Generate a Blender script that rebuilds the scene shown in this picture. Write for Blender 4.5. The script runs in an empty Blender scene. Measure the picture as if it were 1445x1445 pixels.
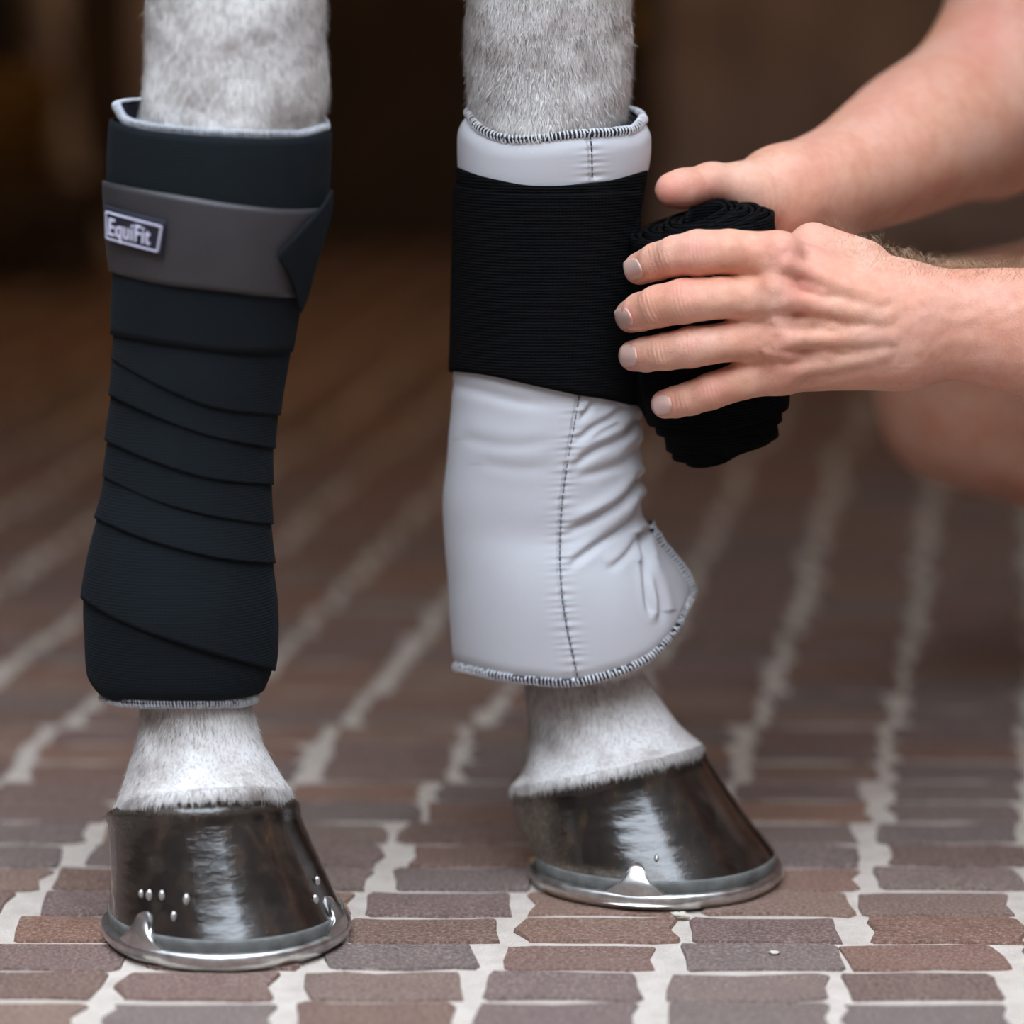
import bpy, bmesh, math, random
import numpy as np

# ------------------------------------------------------------------ camera, world, light, exposure
F_PX, HORIZON, CAM_H = 4900.0, -150.0, 0.561
PITCH = math.atan((722.5 - HORIZON) / F_PX)
scene = bpy.context.scene
COL = scene.collection
cam_data = bpy.data.cameras.new('camera')
cam = bpy.data.objects.new('camera', cam_data)
COL.objects.link(cam)
cam.location = (0, 0, CAM_H)
cam.rotation_euler = (math.pi / 2 - PITCH, 0, 0)
cam_data.sensor_width = 36.0
cam_data.lens = 36.0 * F_PX / 1445.0
cam_data.clip_start = 0.05
cam_data.dof.use_dof = True
cam_data.dof.focus_distance = 1.90
cam_data.dof.aperture_fstop = 2.7
scene.camera = cam

world = bpy.data.worlds.new('sky')
scene.world = world
world.use_nodes = True
bg = world.node_tree.nodes['Background']
bg.inputs[0].default_value = (0.80, 0.89, 1.0, 1)
bg.inputs[1].default_value = 2.2

def area(name, loc, target, sx, sy, power, color, portal=False):
    d = bpy.data.lights.new(name, 'AREA')
    d.shape = 'RECTANGLE'; d.size = sx; d.size_y = sy; d.energy = power; d.color = color
    if portal: d.cycles.is_portal = True
    o = bpy.data.objects.new(name, d); COL.objects.link(o)
    o.location = loc
    v = np.array(target, float) - np.array(loc, float)
    import mathutils
    o.rotation_euler = mathutils.Vector(v).to_track_quat('-Z', 'Y').to_euler()
    return o
ROOF_Y, ROOF_Z = 2.06, 1.64      # unseen low roof, placed to shade the far floor; open sky in front
lamp_data = bpy.data.lights.new('added_warm_light', 'POINT')  # warm light added out of view to tint the far floor
lamp_data.energy = 3.6; lamp_data.color = (1.0, 0.55, 0.24); lamp_data.shadow_soft_size = 0.12
lamp_obj = bpy.data.objects.new('added_warm_light', lamp_data); COL.objects.link(lamp_obj)
lamp_obj.location = (-0.35, 4.1, 1.40)

scene.view_settings.view_transform = 'Standard'
scene.view_settings.look = 'None'
scene.view_settings.gamma = 1.0
scene.view_settings.use_curve_mapping = False
scene.view_settings.exposure = 2.05

# ------------------------------------------------------------------ helpers: projection
CAM = np.array([0, 0, CAM_H]); CP, SP = math.cos(PITCH), math.sin(PITCH)
FWD = np.array([0, CP, -SP]); UP = np.array([0, SP, CP])
def P(px, py, Y):
    px, py, Y = np.broadcast_arrays(np.asarray(px, float), np.asarray(py, float), np.asarray(Y, float))
    u = (px - 722.5) / F_PX; v = (722.5 - py) / F_PX
    dx = u; dy = CP + v * SP; dz = -SP + v * CP
    t = Y / dy
    return np.stack([dx * t, Y, CAM_H + dz * t], -1)
def project(p):
    d = np.asarray(p) - CAM
    zc = d @ FWD
    return 722.5 + F_PX * d[..., 0] / zc, 722.5 - F_PX * (d @ UP) / zc
def mpp(Y, z=0.3):            # metres per pixel at a place
    return (Y * CP + (CAM_H - z) * SP) / F_PX
def ground(px, py, z=0.0):
    v = (722.5 - py) / F_PX
    t = (z - CAM_H) / (-SP + v * CP)
    return np.array([(px - 722.5) / F_PX * t, (CP + v * SP) * t, z])
def smooth_interp(x, xs, ys):  # monotone-ish cubic (Catmull-Rom) through points
    xs = np.asarray(xs, float); ys = np.asarray(ys, float); x = np.asarray(x, float)
    m = np.gradient(ys, xs)
    i = np.clip(np.searchsorted(xs, x) - 1, 0, len(xs) - 2)
    h = xs[i + 1] - xs[i]; t = np.clip((x - xs[i]) / h, 0, 1)
    return ((2*t**3 - 3*t**2 + 1) * ys[i] + (t**3 - 2*t**2 + t) * h * m[i] + (-2*t**3 + 3*t**2) * ys[i + 1] + (t**3 - t**2) * h * m[i + 1])
def wnoise(p, seed=0):        # cheap smooth vector noise in about -1..1
    p = np.asarray(p, float); r = np.random.RandomState(seed); o = np.zeros(p.shape[:-1])
    for k in range(7):
        w = r.normal(size=p.shape[-1]); w /= np.linalg.norm(w) + 1e-9
        o += np.sin((p @ w) * (0.7 + 0.25 * k) + r.uniform(0, 6.28)) / 3.2
    return o

# ------------------------------------------------------------------ helpers: objects
def link(o, parent=None):
    COL.objects.link(o)
    if parent is not None: o.parent = parent
    return o
def tag(o, label=None, cat=None, group=None, kind=None):
    if label: o['label'] = label
    if cat: o['category'] = cat
    if group: o['group'] = group
    if kind: o['kind'] = kind
    return o
def empty(name, loc=(0, 0, 0)):
    o = bpy.data.objects.new(name, None); o.empty_display_size = 0.05
    o.location = loc
    return link(o)
def mesh_obj(name, verts, faces, mat, parent=None, smooth=True, uv=None, attr=None):
    me = bpy.data.meshes.new(name)
    verts = np.asarray(verts, np.float32)
    if isinstance(faces, np.ndarray):
        n = len(faces); k = faces.shape[1]
        me.vertices.add(len(verts)); me.vertices.foreach_set('co', verts.ravel())
        me.loops.add(n * k); me.loops.foreach_set('vertex_index', faces.astype(np.int32).ravel())
        me.polygons.add(n)
        me.polygons.foreach_set('loop_start', np.arange(0, n * k, k, dtype=np.int32))
        me.update(calc_edges=True); me.validate()
    else:
        me.from_pydata([tuple(map(float, v)) for v in verts], [], faces); me.update()
    if uv is not None:
        lay = me.uv_layers.new(name='UVMap')
        idx = np.zeros(len(me.loops), np.int32); me.loops.foreach_get('vertex_index', idx)
        lay.data.foreach_set('uv', np.asarray(uv, np.float32)[idx].ravel())
    if attr:
        for nm, vals in attr.items():
            a = me.attributes.new(nm, 'FLOAT', 'POINT'); a.data.foreach_set('value', np.asarray(vals, np.float32))
    if smooth: me.polygons.foreach_set('use_smooth', np.ones(len(me.polygons), bool))
    if mat is not None: me.materials.append(mat)
    o = bpy.data.objects.new(name, me)
    link(o)
    if parent is not None:
        o.parent = parent
        o.matrix_parent_inverse = parent.matrix_basis.inverted()
    return o
def grid_faces(nv, nu, closed=False, flip=False):
    i = np.arange(nv - 1)[:, None]; nu2 = nu if closed else nu - 1
    j = np.arange(nu2)[None, :]; j2 = (j + 1) % nu
    f = np.stack([i * nu + j + 0 * j2, i * nu + j2, (i + 1) * nu + j2, (i + 1) * nu + j + 0 * j2], -1).reshape(-1, 4)
    return f[:, ::-1].copy() if flip else f
def join_parts(parts):        # [(verts, faces quads/tris array)] -> verts, faces list
    V, Fs, off = [], [], 0
    for v, f in parts:
        V.append(np.asarray(v, float)); 
        Fs.append(np.asarray(f) + off); off += len(v)
    return np.concatenate(V), Fs
def tube(path, radius, ns=8, closed=False, scale2=1.0):
    path = np.asarray(path, float); n = len(path)
    t = np.gradient(path, axis=0) if not closed else np.roll(path, -1, 0) - np.roll(path, 1, 0)
    t /= np.linalg.norm(t, axis=1)[:, None] + 1e-12
    ref = np.array([0.13, 0.21, 0.97]); 
    a = np.cross(t, ref); a /= np.linalg.norm(a, axis=1)[:, None] + 1e-12
    b = np.cross(t, a)
    r = np.broadcast_to(np.asarray(radius, float), (n,))[:, None, None]
    th = np.linspace(0, 2 * np.pi, ns, endpoint=False)
    pts = path[:, None] + r * (np.cos(th)[None, :, None] * a[:, None] + np.sin(th)[None, :, None] * b[:, None] * scale2)
    v = pts.reshape(-1, 3)
    f = grid_faces(n, ns, True)
    if closed:
        j = np.arange(ns); j2 = (j + 1) % ns
        f = np.concatenate([f, np.stack([(n - 1) * ns + j, (n - 1) * ns + j2, j2, j], -1)])
    else:
        v = np.concatenate([v, path[:1], path[-1:]]); c0, c1 = n * ns, n * ns + 1
        j = np.arange(ns); j2 = (j + 1) % ns
        f = np.concatenate([f, np.stack([0 * j + c0, j2, j, j], -1), np.stack([0 * j + c1, (n - 1) * ns + j, (n - 1) * ns + j2, (n - 1) * ns + j2], -1)])
    return v, f
def quads_or_tris(f):         # turn degenerate quads (last two equal) into python lists
    return [tuple(q) if q[2] != q[3] else tuple(q[:3]) for q in f.tolist()]
def box_vf(x0, x1, y0, y1, z0, z1):
    v = [(x, y, z) for x in (x0, x1) for y in (y0, y1) for z in (z0, z1)]
    f = [(0, 1, 3, 2), (4, 6, 7, 5), (0, 4, 5, 1), (2, 3, 7, 6), (0, 2, 6, 4), (1, 5, 7, 3)]
    return v, f
def solidify(o, t, offset=-1.0):
    m = o.modifiers.new('thickness', 'SOLIDIFY'); m.thickness = t; m.offset = offset; m.use_even_offset = False
    return o

# ------------------------------------------------------------------ helpers: signed distance modelling (numpy surface nets)
class Field:
    def __init__(s, lo, hi, res):
        s.lo = np.array(lo, float); s.res = res
        s.n = np.ceil((np.array(hi) - s.lo) / res).astype(int) + 1
        s.f = np.full(s.n, 1.0, np.float32)
    def _sl(s, lo, hi):
        a = np.clip(np.floor((lo - s.lo) / s.res).astype(int), 0, s.n); b = np.clip(np.ceil((hi - s.lo) / s.res).astype(int) + 1, 0, s.n)
        return a, b
    def add(s, fn, lo, hi, k):
        a, b = s._sl(np.asarray(lo) - k - 2 * s.res, np.asarray(hi) + k + 2 * s.res)
        if np.any(b <= a): return
        ax = [s.lo[d] + s.res * np.arange(a[d], b[d]) for d in range(3)]
        X, Y, Z = np.meshgrid(*ax, indexing='ij')
        d = fn(X, Y, Z).astype(np.float32)
        sl = tuple(slice(a[i], b[i]) for i in range(3))
        o = s.f[sl]
        if k > 0:
            h = np.clip(0.5 + 0.5 * (o - d) / k, 0, 1)
            s.f[sl] = np.minimum(o + (d - o) * h - k * h * (1 - h), np.minimum(o, d) + 0)
            s.f[sl] = o * (1 - h) + d * h - k * h * (1 - h)
        else:
            s.f[sl] = np.minimum(o, d)
    def cone(s, a, b, ra, rb, k=0.0, flat=None):   # round cone; flat=(axis vector, factor) squashes the section along an axis
        a = np.array(a, float); b = np.array(b, float)
        lo = np.minimum(a - ra, b - rb); hi = np.maximum(a + ra, b + rb)
        if flat is not None:
            ext = max(ra, rb) * max(1.0, 1.0 / flat[1]); lo = np.minimum(a, b) - ext; hi = np.maximum(a, b) + ext
        ab = b - a; L2 = max(ab @ ab, 1e-12)
        def fn(X, Y, Z):
            px, py, pz = X - a[0], Y - a[1], Z - a[2]
            t = np.clip((px * ab[0] + py * ab[1] + pz * ab[2]) / L2, 0, 1)
            dx, dy, dz = px - ab[0] * t, py - ab[1] * t, pz - ab[2] * t
            if flat is not None:
                ax = np.array(flat[0], float); ax /= np.linalg.norm(ax)
                q = (dx * ax[0] + dy * ax[1] + dz * ax[2]) * (1.0 / flat[1] - 1.0)
                dx, dy, dz = dx + q * ax[0], dy + q * ax[1], dz + q * ax[2]
            return np.sqrt(dx * dx + dy * dy + dz * dz) - (ra + (rb - ra) * t)
        s.add(fn, lo, hi, k)
    def ell(s, c, r, k=0.0, rot=None):
        c = np.array(c, float); r = np.array(r, float); R = np.eye(3) if rot is None else np.array(rot, float)
        m = r.max()
        def fn(X, Y, Z):
            x, y, z = X - c[0], Y - c[1], Z - c[2]
            q = [R[i, 0] * x + R[i, 1] * y + R[i, 2] * z for i in range(3)]
            k0 = np.sqrt((q[0] / r[0])**2 + (q[1] / r[1])**2 + (q[2] / r[2])**2)
            k1 = np.sqrt((q[0] / r[0]**2)**2 + (q[1] / r[1]**2)**2 + (q[2] / r[2]**2)**2) + 1e-9
            return k0 * (k0 - 1) / k1
        s.add(fn, c - m, c + m, k)
    def merge(s, other, k):
        o, d = s.f, other.f
        h = np.clip(0.5 + 0.5 * (o - d) / k, 0, 1)
        s.f = o * (1 - h) + d * h - k * h * (1 - h)
    def mesh(s, smooth=1):
        f = s.f; nx, ny, nz = f.shape
        ins = f < 0
        c = [ins[i:nx - 1 + i, j:ny - 1 + j, l:nz - 1 + l] for i in (0, 1) for j in (0, 1) for l in (0, 1)]
        cnt = sum(x.astype(np.int8) for x in c)
        act = (cnt > 0) & (cnt < 8)
        idx = np.argwhere(act); nid = np.full(act.shape, -1, np.int64); nid[act] = np.arange(len(idx))
        acc = np.zeros((len(idx), 3)); num = np.zeros(len(idx))
        cor = [(i, j, l) for i in (0, 1) for j in (0, 1) for l in (0, 1)]
        vals = [f[idx[:, 0] + i, idx[:, 1] + j, idx[:, 2] + l] for i, j, l in cor]
        for p in range(8):
            for q in range(p + 1, 8):
                dd = np.array(cor[q]) - np.array(cor[p])
                if abs(dd).sum() != 1: continue
                va, vb = vals[p], vals[q]; m = (va < 0) != (vb < 0)
                t = va[m] / (va[m] - vb[m])
                acc[m] += np.array(cor[p]) + t[:, None] * dd; num[m] += 1
        v = s.lo + s.res * (idx + acc / num[:, None])
        faces = []
        for ax in range(3):
            sl0 = [slice(None)] * 3; sl1 = [slice(None)] * 3
            sl0[ax] = slice(0, -1); sl1[ax] = slice(1, None)
            a, b = ins[tuple(sl0)], ins[tuple(sl1)]
            e = np.argwhere(a != b); inside_first = a[a != b]
            o1, o2 = [(1, 2), (2, 0), (0, 1)][ax]
            ok = (e[:, o1] > 0) & (e[:, o2] > 0) & (e[:, o1] < f.shape[o1] - 1) & (e[:, o2] < f.shape[o2] - 1)
            e = e[ok]; inside_first = inside_first[ok]
            def cell(d1, d2):
                q = e.copy(); q[:, o1] += d1; q[:, o2] += d2
                return nid[q[:, 0], q[:, 1], q[:, 2]]
            qd = np.stack([cell(-1, -1), cell(0, -1), cell(0, 0), cell(-1, 0)], -1)
            qd[~inside_first] = qd[~inside_first][:, ::-1]
            faces.append(qd)
        F = np.concatenate(faces); F = F[(F >= 0).all(1)]
        for _ in range(smooth):
            s1 = np.zeros_like(v); n1 = np.zeros(len(v))
            for k in range(4):
                np.add.at(s1, F[:, k], v[F[:, (k + 1) % 4]]); np.add.at(n1, F[:, k], 1)
                np.add.at(s1, F[:, (k + 1) % 4], v[F[:, k]]); np.add.at(n1, F[:, (k + 1) % 4], 1)
            v = 0.5 * v + 0.5 * s1 / np.maximum(n1, 1)[:, None]
        return v, F

# ------------------------------------------------------------------ helpers: materials
class Mat:
    def __init__(s, name):
        s.m = bpy.data.materials.new(name); s.m.use_nodes = True
        s.t = s.m.node_tree; s.n = s.t.nodes; s.l = s.t.links
        s.b = s.n['Principled BSDF']
    def node(s, typ, **kw):
        n = s.n.new(typ)
        for k, v in kw.items():
            if k.startswith('i_'):
                key = k[2:]; key = int(key) if key.isdigit() else key.replace('_', ' ')
                s.set(n.inputs[key], v)
            else: setattr(n, k, v)
        return n
    def set(s, inp, v):
        if isinstance(v, bpy.types.NodeSocket): s.l.new(v, inp)
        elif isinstance(v, bpy.types.Node): s.l.new(v.outputs[0], inp)
        else:
            if hasattr(inp.default_value, '__len__') and len(inp.default_value) == 4 and len(v) == 3: v = (*v, 1)
            inp.default_value = v
    def p(s, **kw):
        for k, v in kw.items(): s.set(s.b.inputs[k.replace('_', ' ')], v)
        return s
    def coord(s, which='Object', scale=(1, 1, 1)):
        c = s.node('ShaderNodeTexCoord'); mp = s.node('ShaderNodeMapping')
        s.l.new(c.outputs[which], mp.inputs[0]); mp.inputs['Scale'].default_value = scale
        return mp.outputs[0]
    def noise(s, vec, scale, detail=3, rough=0.55, dist=0.0):
        n = s.node('ShaderNodeTexNoise'); s.l.new(vec, n.inputs['Vector'])
        n.inputs['Scale'].default_value = scale; n.inputs['Detail'].default_value = detail
        n.inputs['Roughness'].default_value = rough; n.inputs['Distortion'].default_value = dist
        return n.outputs['Fac']
    def ramp(s, fac, stops):
        r = s.node('ShaderNodeValToRGB'); s.set(r.inputs[0], fac)
        e = r.color_ramp.elements
        while len(e) > 1: e.remove(e[-1])
        e[0].position, e[0].color = stops[0][0], (*stops[0][1], 1)
        for p_, c_ in stops[1:]:
            x = e.new(p_); x.color = (*c_, 1)
        return r.outputs[0]
    def mix(s, fac, a, b, mode='MIX'):
        m = s.node('ShaderNodeMix', data_type='RGBA', blend_type=mode)
        s.set(m.inputs[0], fac); s.set(m.inputs[6], a); s.set(m.inputs[7], b)
        return m.outputs[2]
    def math(s, op, a, b=0.0, clamp=False):
        m = s.node('ShaderNodeMath', operation=op, use_clamp=clamp); s.set(m.inputs[0], a); s.set(m.inputs[1], b)
        return m.outputs[0]
    def attr(s, name):
        a = s.node('ShaderNodeAttribute'); a.attribute_name = name
        return a
    def bump(s, height, strength=0.3, dist=0.001, normal=None):
        b = s.node('ShaderNodeBump'); s.l.new(height, b.inputs['Height'])
        b.inputs['Strength'].default_value = strength; b.inputs['Distance'].default_value = dist
        if normal is not None: s.l.new(normal, b.inputs['Normal'])
        s.l.new(b.outputs[0], s.b.inputs['Normal'])
        return b.outputs[0]
def simple(name, col, rough=0.6, metal=0.0, var=0.0, scale=40, bump=0.0):
    m = Mat(name); m.p(Roughness=rough, Metallic=metal)
    v = m.coord('Object')
    n = m.noise(v, scale, 4)
    if var: m.p(Base_Color=m.ramp(n, [(0.3, tuple(c * (1 - var) for c in col)), (0.7, tuple(min(1, c * (1 + var)) for c in col))]))
    else: m.p(Base_Color=col)
    if bump: m.bump(n, bump, 0.002)
    return m.m

def mat_brick(island):
    m = Mat('brick_far' if island else 'brick'); m.p(Roughness=0.75)
    rnd = m.node('ShaderNodeNewGeometry').outputs['Random Per Island'] if island else m.node('ShaderNodeObjectInfo').outputs['Random']
    base = m.ramp(rnd, [(0.0, (0.105, 0.060, 0.048)), (0.16, (0.205, 0.085, 0.048)), (0.30, (0.125, 0.085, 0.085)), (0.44, (0.125, 0.105, 0.098)),
                        (0.58, (0.23, 0.105, 0.060)), (0.72, (0.140, 0.075, 0.070)), (0.86, (0.155, 0.120, 0.110)), (1.0, (0.255, 0.125, 0.075))])
    v = m.node('ShaderNodeNewGeometry').outputs['Position']
    big = m.noise(v, 35, 4, 0.6); fine = m.noise(v, 460, 6, 0.75)
    c = m.mix(0.25, base, m.ramp(big, [(0.3, (0.14, 0.090, 0.075)), (0.7, (0.28, 0.18, 0.14))]))
    c = m.mix(m.ramp(fine, [(0.48, (0, 0, 0)), (0.70, (0.75, 0.75, 0.75))]), c, (0.46, 0.38, 0.34))
    c = m.mix(m.ramp(fine, [(0.30, (0.8, 0.8, 0.8)), (0.46, (0, 0, 0))]), c, (0.05, 0.035, 0.03))
    m.p(Base_Color=c)
    h = m.math('ADD', m.math('MULTIPLY', big, 1.2), m.noise(v, 260, 5, 0.7))
    m.bump(h, 0.9, 0.0022)
    return m.m
M = {}
M['brick'] = mat_brick(False); M['brick_far'] = mat_brick(True)
def mk():
    m = Mat('mortar'); v = m.coord('Object')
    n = m.noise(v, 60, 5, 0.6); f = m.noise(v, 700, 4, 0.7)
    c = m.ramp(n, [(0.3, (0.54, 0.475, 0.415)), (0.7, (0.69, 0.62, 0.555))])
    c = m.mix(m.ramp(f, [(0.3, (0.4, 0.4, 0.4)), (0.55, (0, 0, 0))]), c, (0.28, 0.235, 0.20))
    m.p(Base_Color=c, Roughness=0.9); m.bump(m.math('ADD', n, f), 0.7, 0.0016); M['mortar'] = m.m
    # grey coat of the horse
    m = Mat('horse_coat'); v = m.coord('Object'); vs = m.coord('Object', (1, 1, 0.22))
    n = m.noise(v, 26, 4, 0.6); s = m.noise(vs, 700, 4, 0.7); s2 = m.noise(vs, 230, 3, 0.6)
    c = m.ramp(n, [(0.33, (0.36, 0.315, 0.295)), (0.47, (0.62, 0.59, 0.57)), (0.62, (0.77, 0.755, 0.745))])
    c = m.mix(m.ramp(s, [(0.30, (0.65, 0.65, 0.65)), (0.52, (0, 0, 0))]), c, (0.22, 0.19, 0.18))
    c = m.mix(m.ramp(s2, [(0.55, (0, 0, 0)), (0.8, (0.6, 0.6, 0.6))]), c, (0.82, 0.81, 0.80))
    m.p(Base_Color=c, Roughness=0.8); m.b.inputs['Specular IOR Level'].default_value = 0.2
    m.bump(m.math('ADD', s, s2), 0.5, 0.0012); M['coat'] = m.m
    for nm, c0, c1 in (('fur', (0.57, 0.54, 0.52), (0.84, 0.83, 0.82)),):
        m = Mat(nm); r = m.node('ShaderNodeNewGeometry').outputs['Random Per Island']
        spot = m.ramp(m.noise(m.node('ShaderNodeNewGeometry').outputs['Position'], 26, 4, 0.6), [(0.34, (0.50, 0.45, 0.43)), (0.48, (0.88, 0.87, 0.86)), (0.60, (1, 1, 1))])
        m.p(Base_Color=m.mix(1.0, spot, m.ramp(r, [(0.0, (0.18, 0.15, 0.14)), (0.12, (0.30, 0.27, 0.25)), (0.18, c0), (1.0, c1)]), 'MULTIPLY'), Roughness=0.55); M[nm] = m.m
    m = Mat('arm_hair'); m.p(Base_Color=(0.60, 0.42, 0.27), Roughness=0.5); M['arm_hair'] = m.m
    # hoof horn
    m = Mat('hoof_horn'); v = m.coord('Object'); vr = m.coord('Object', (1, 1, 0.12)); 
    st = m.noise(vr, 110, 4, 0.6, 0.6); n = m.noise(v, 45, 5, 0.65); ring = m.noise(m.coord('Object', (0.12, 0.12, 1)), 170, 3, 0.5)
    c = m.ramp(st, [(0.30, (0.006, 0.005, 0.0045)), (0.55, (0.016, 0.011, 0.009)), (0.72, (0.045, 0.026, 0.015)), (0.86, (0.11, 0.07, 0.045))])
    c = m.mix(m.ramp(n, [(0.50, (0, 0, 0)), (0.72, (0.7, 0.7, 0.7))]), c, (0.055, 0.042, 0.034))
    dirt = m.attr('dirt').outputs['Fac']
    dm = m.math('MULTIPLY', dirt, m.ramp(m.noise(v, 160, 5, 0.7), [(0.30, (0.45, 0.45, 0.45)), (0.55, (1, 1, 1))]))
    fur_d = m.noise(v, 420, 4, 0.7)
    c = m.mix(dm, c, m.ramp(fur_d, [(0.3, (0.040, 0.031, 0.024)), (0.55, (0.15, 0.115, 0.085)), (0.8, (0.30, 0.25, 0.20))]))
    r = m.math('ADD', m.math('MULTIPLY', dm, 0.55), m.math('ADD', m.math('MULTIPLY', n, 0.16), 0.10))
    m.p(Base_Color=c, Roughness=r); m.b.inputs['Coat Weight'].default_value = 0.7; m.b.inputs['Coat Roughness'].default_value = 0.12
    h = m.math('ADD', m.math('MULTIPLY', m.noise(m.coord('Object', (0.35, 0.35, 1)), 330, 4, 0.6), 1.0), m.math('ADD', m.math('MULTIPLY', ring, 0.6), m.math('MULTIPLY', m.math('MULTIPLY', fur_d, dm), 3.0)))
    m.bump(h, 0.38, 0.0009); M['hoof'] = m.m
    # metal shoe
    m = Mat('aluminium'); v = m.coord('Object'); n = m.noise(v, 120, 5, 0.65)
    m.p(Base_Color=m.ramp(n, [(0.3, (0.52, 0.50, 0.48)), (0.7, (0.80, 0.80, 0.80))]), Metallic=1.0, Roughness=m.math('ADD', m.math('MULTIPLY', n, 0.35), 0.18))
    m.bump(n, 0.25, 0.0008); M['alu'] = m.m
    M['pad'] = simple('hoof_pad_rubber', (0.13, 0.135, 0.13), 0.6, 0, 0.3, 120, 0.2)
    M['nail_metal'] = simple('nail_steel', (0.62, 0.60, 0.58), 0.35, 0.8, 0.15, 400)
    # knits
    def knit(name, col, col2, rows, stitch, amt, fuzz=0.25):
        m = Mat(name)
        uv = m.node('ShaderNodeTexCoord').outputs['UV']
        sx = m.node('ShaderNodeSeparateXYZ'); m.l.new(uv, sx.inputs[0])
        vn = m.noise(m.coord('UV'), 300, 3)
        row = m.math('SINE', m.math('ADD', m.math('MULTIPLY', sx.outputs[1], rows), m.math('MULTIPLY', vn, 2.5)))
        sti = m.math('SINE', m.math('ADD', m.math('MULTIPLY', sx.outputs[0], stitch), m.math('MULTIPLY', row, 0.8)))
        h = m.math('ADD', m.math('MULTIPLY', row, 0.55), m.math('MULTIPLY', sti, 0.14))
        n = m.noise(m.coord('UV'), 900, 4, 0.7); big = m.noise(m.coord('UV'), 40, 3)
        hh = m.math('ADD', m.math('MULTIPLY', h, 0.5), m.math('ADD', m.math('MULTIPLY', n, 0.6), m.math('MULTIPLY', big, 0.3)))
        m.p(Base_Color=m.ramp(hh, [(0.15, col), (0.95, col2)]), Roughness=0.85)
        m.b.inputs['Specular IOR Level'].default_value = 0.08
        m.b.inputs['Sheen Weight'].default_value = fuzz; m.b.inputs['Sheen Roughness'].default_value = 0.45
        m.b.inputs['Sheen Tint'].default_value = (0.5, 0.55, 0.62, 1)
        m.bump(hh, amt, 0.0009)
        return m.m
    M['knit'] = knit('black_knit', (0.0012, 0.0012, 0.0016), (0.0065, 0.0068, 0.0080), 3700, 3000, 0.8, 0.0)
    M['knit_soft'] = knit('charcoal_knit', (0.0060, 0.0082, 0.0104), (0.0130, 0.0172, 0.0208), 3700, 3000, 0.35, 0.02)
    m = Mat('strap_fabric'); w = m.noise(m.coord('UV'), 700, 3); big = m.noise(m.coord('UV'), 30, 2)
    m.p(Base_Color=m.ramp(m.math('ADD', m.math('MULTIPLY', w, 0.5), m.math('MULTIPLY', big, 0.5)), [(0.3, (0.026, 0.024, 0.028)), (0.7, (0.042, 0.039, 0.044))]), Roughness=0.48)
    m.bump(w, 0.3, 0.0005); M['strap'] = m.m
    m = Mat('silver_grey_fabric'); w = m.noise(m.coord('Object'), 1500, 3); big = m.noise(m.coord('Object'), 18, 2)
    m.p(Base_Color=m.ramp(m.math('ADD', m.math('MULTIPLY', w, 0.35), m.math('MULTIPLY', big, 0.65)), [(0.25, (0.49, 0.49, 0.52)), (0.75, (0.555, 0.555, 0.59))]), Roughness=0.62)
    m.b.inputs['Sheen Weight'].default_value = 0.08
    m.bump(w, 0.12, 0.0004); M['liner'] = m.m
    M['lining'] = simple('navy_lining', (0.030, 0.030, 0.055), 0.9, 0, 0.3, 200, 0.3)
    M['thread_dark'] = simple('dark_thread', (0.012, 0.013, 0.022), 0.8)
    M['thread_white'] = simple('white_thread', (0.66, 0.67, 0.70), 0.75, 0, 0.15, 500)
    M['thread_grey'] = simple('grey_thread', (0.44, 0.46, 0.50), 0.8, 0, 0.2, 500)
    M['patch'] = simple('patch_weave', (0.010, 0.010, 0.022), 0.8, 0, 0.3, 700, 0.2)
    M['patch_white'] = simple('patch_print', (0.72, 0.71, 0.88), 0.7)
    # skin
    m = Mat('skin'); v = m.coord('Object')
    n1 = m.noise(v, 30, 4, 0.6); n2 = m.noise(v, 150, 4, 0.65); n3 = m.noise(v, 650, 3, 0.7)
    c = m.ramp(n1, [(0.3, (0.67, 0.31, 0.205)), (0.5, (0.74, 0.395, 0.280)), (0.72, (0.80, 0.485, 0.370))])
    c = m.mix(m.ramp(n2, [(0.45, (0, 0, 0)), (0.70, (0.40, 0.40, 0.40))]), c, (0.60, 0.27, 0.20))
    c = m.mix(m.ramp(n3, [(0.58, (0, 0, 0)), (0.78, (0.35, 0.35, 0.35))]), c, (0.50, 0.24, 0.16))
    c = m.mix(m.math('MULTIPLY', m.attr('flush').outputs['Fac'], 0.75), c, (0.66, 0.22, 0.19))
    c = m.mix(m.math('MULTIPLY', m.attr('tan').outputs['Fac'], 0.8), c, (0.42, 0.19, 0.11))
    m.p(Base_Color=c, Roughness=0.5)
    m.b.inputs['Specular IOR Level'].default_value = 0.35
    m.b.inputs['Subsurface Weight'].default_value = 0.18; m.b.inputs['Subsurface Radius'].default_value = (1.0, 0.35, 0.2); m.b.inputs['Subsurface Scale'].default_value = 0.005
    vo = m.node('ShaderNodeTexVoronoi', feature='DISTANCE_TO_EDGE'); m.l.new(v, vo.inputs['Vector']); vo.inputs['Scale'].default_value = 620
    cre = m.attr('crease').outputs['Fac']
    h = m.math('ADD', m.math('MULTIPLY', m.math('MINIMUM', vo.outputs['Distance'], 0.25), 0.9), m.math('ADD', m.math('MULTIPLY', n2, 0.9), m.math('MULTIPLY', cre, -0.9)))
    m.bump(h, 0.42, 0.0008); M['skin'] = m.m
    m = Mat('fingernail'); m.p(Base_Color=(0.80, 0.52, 0.45), Roughness=0.30); m.b.inputs['Subsurface Weight'].default_value = 0.15; m.b.inputs['Subsurface Scale'].default_value = 0.003
    M['nail'] = m.m
    M['shirt'] = simple('shirt_cotton', (0.62, 0.60, 0.58), 0.85, 0, 0.15, 60, 0.2)
    M['shorts'] = simple('shorts_cotton', (0.42, 0.36, 0.28), 0.85, 0, 0.15, 60, 0.2)
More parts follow.
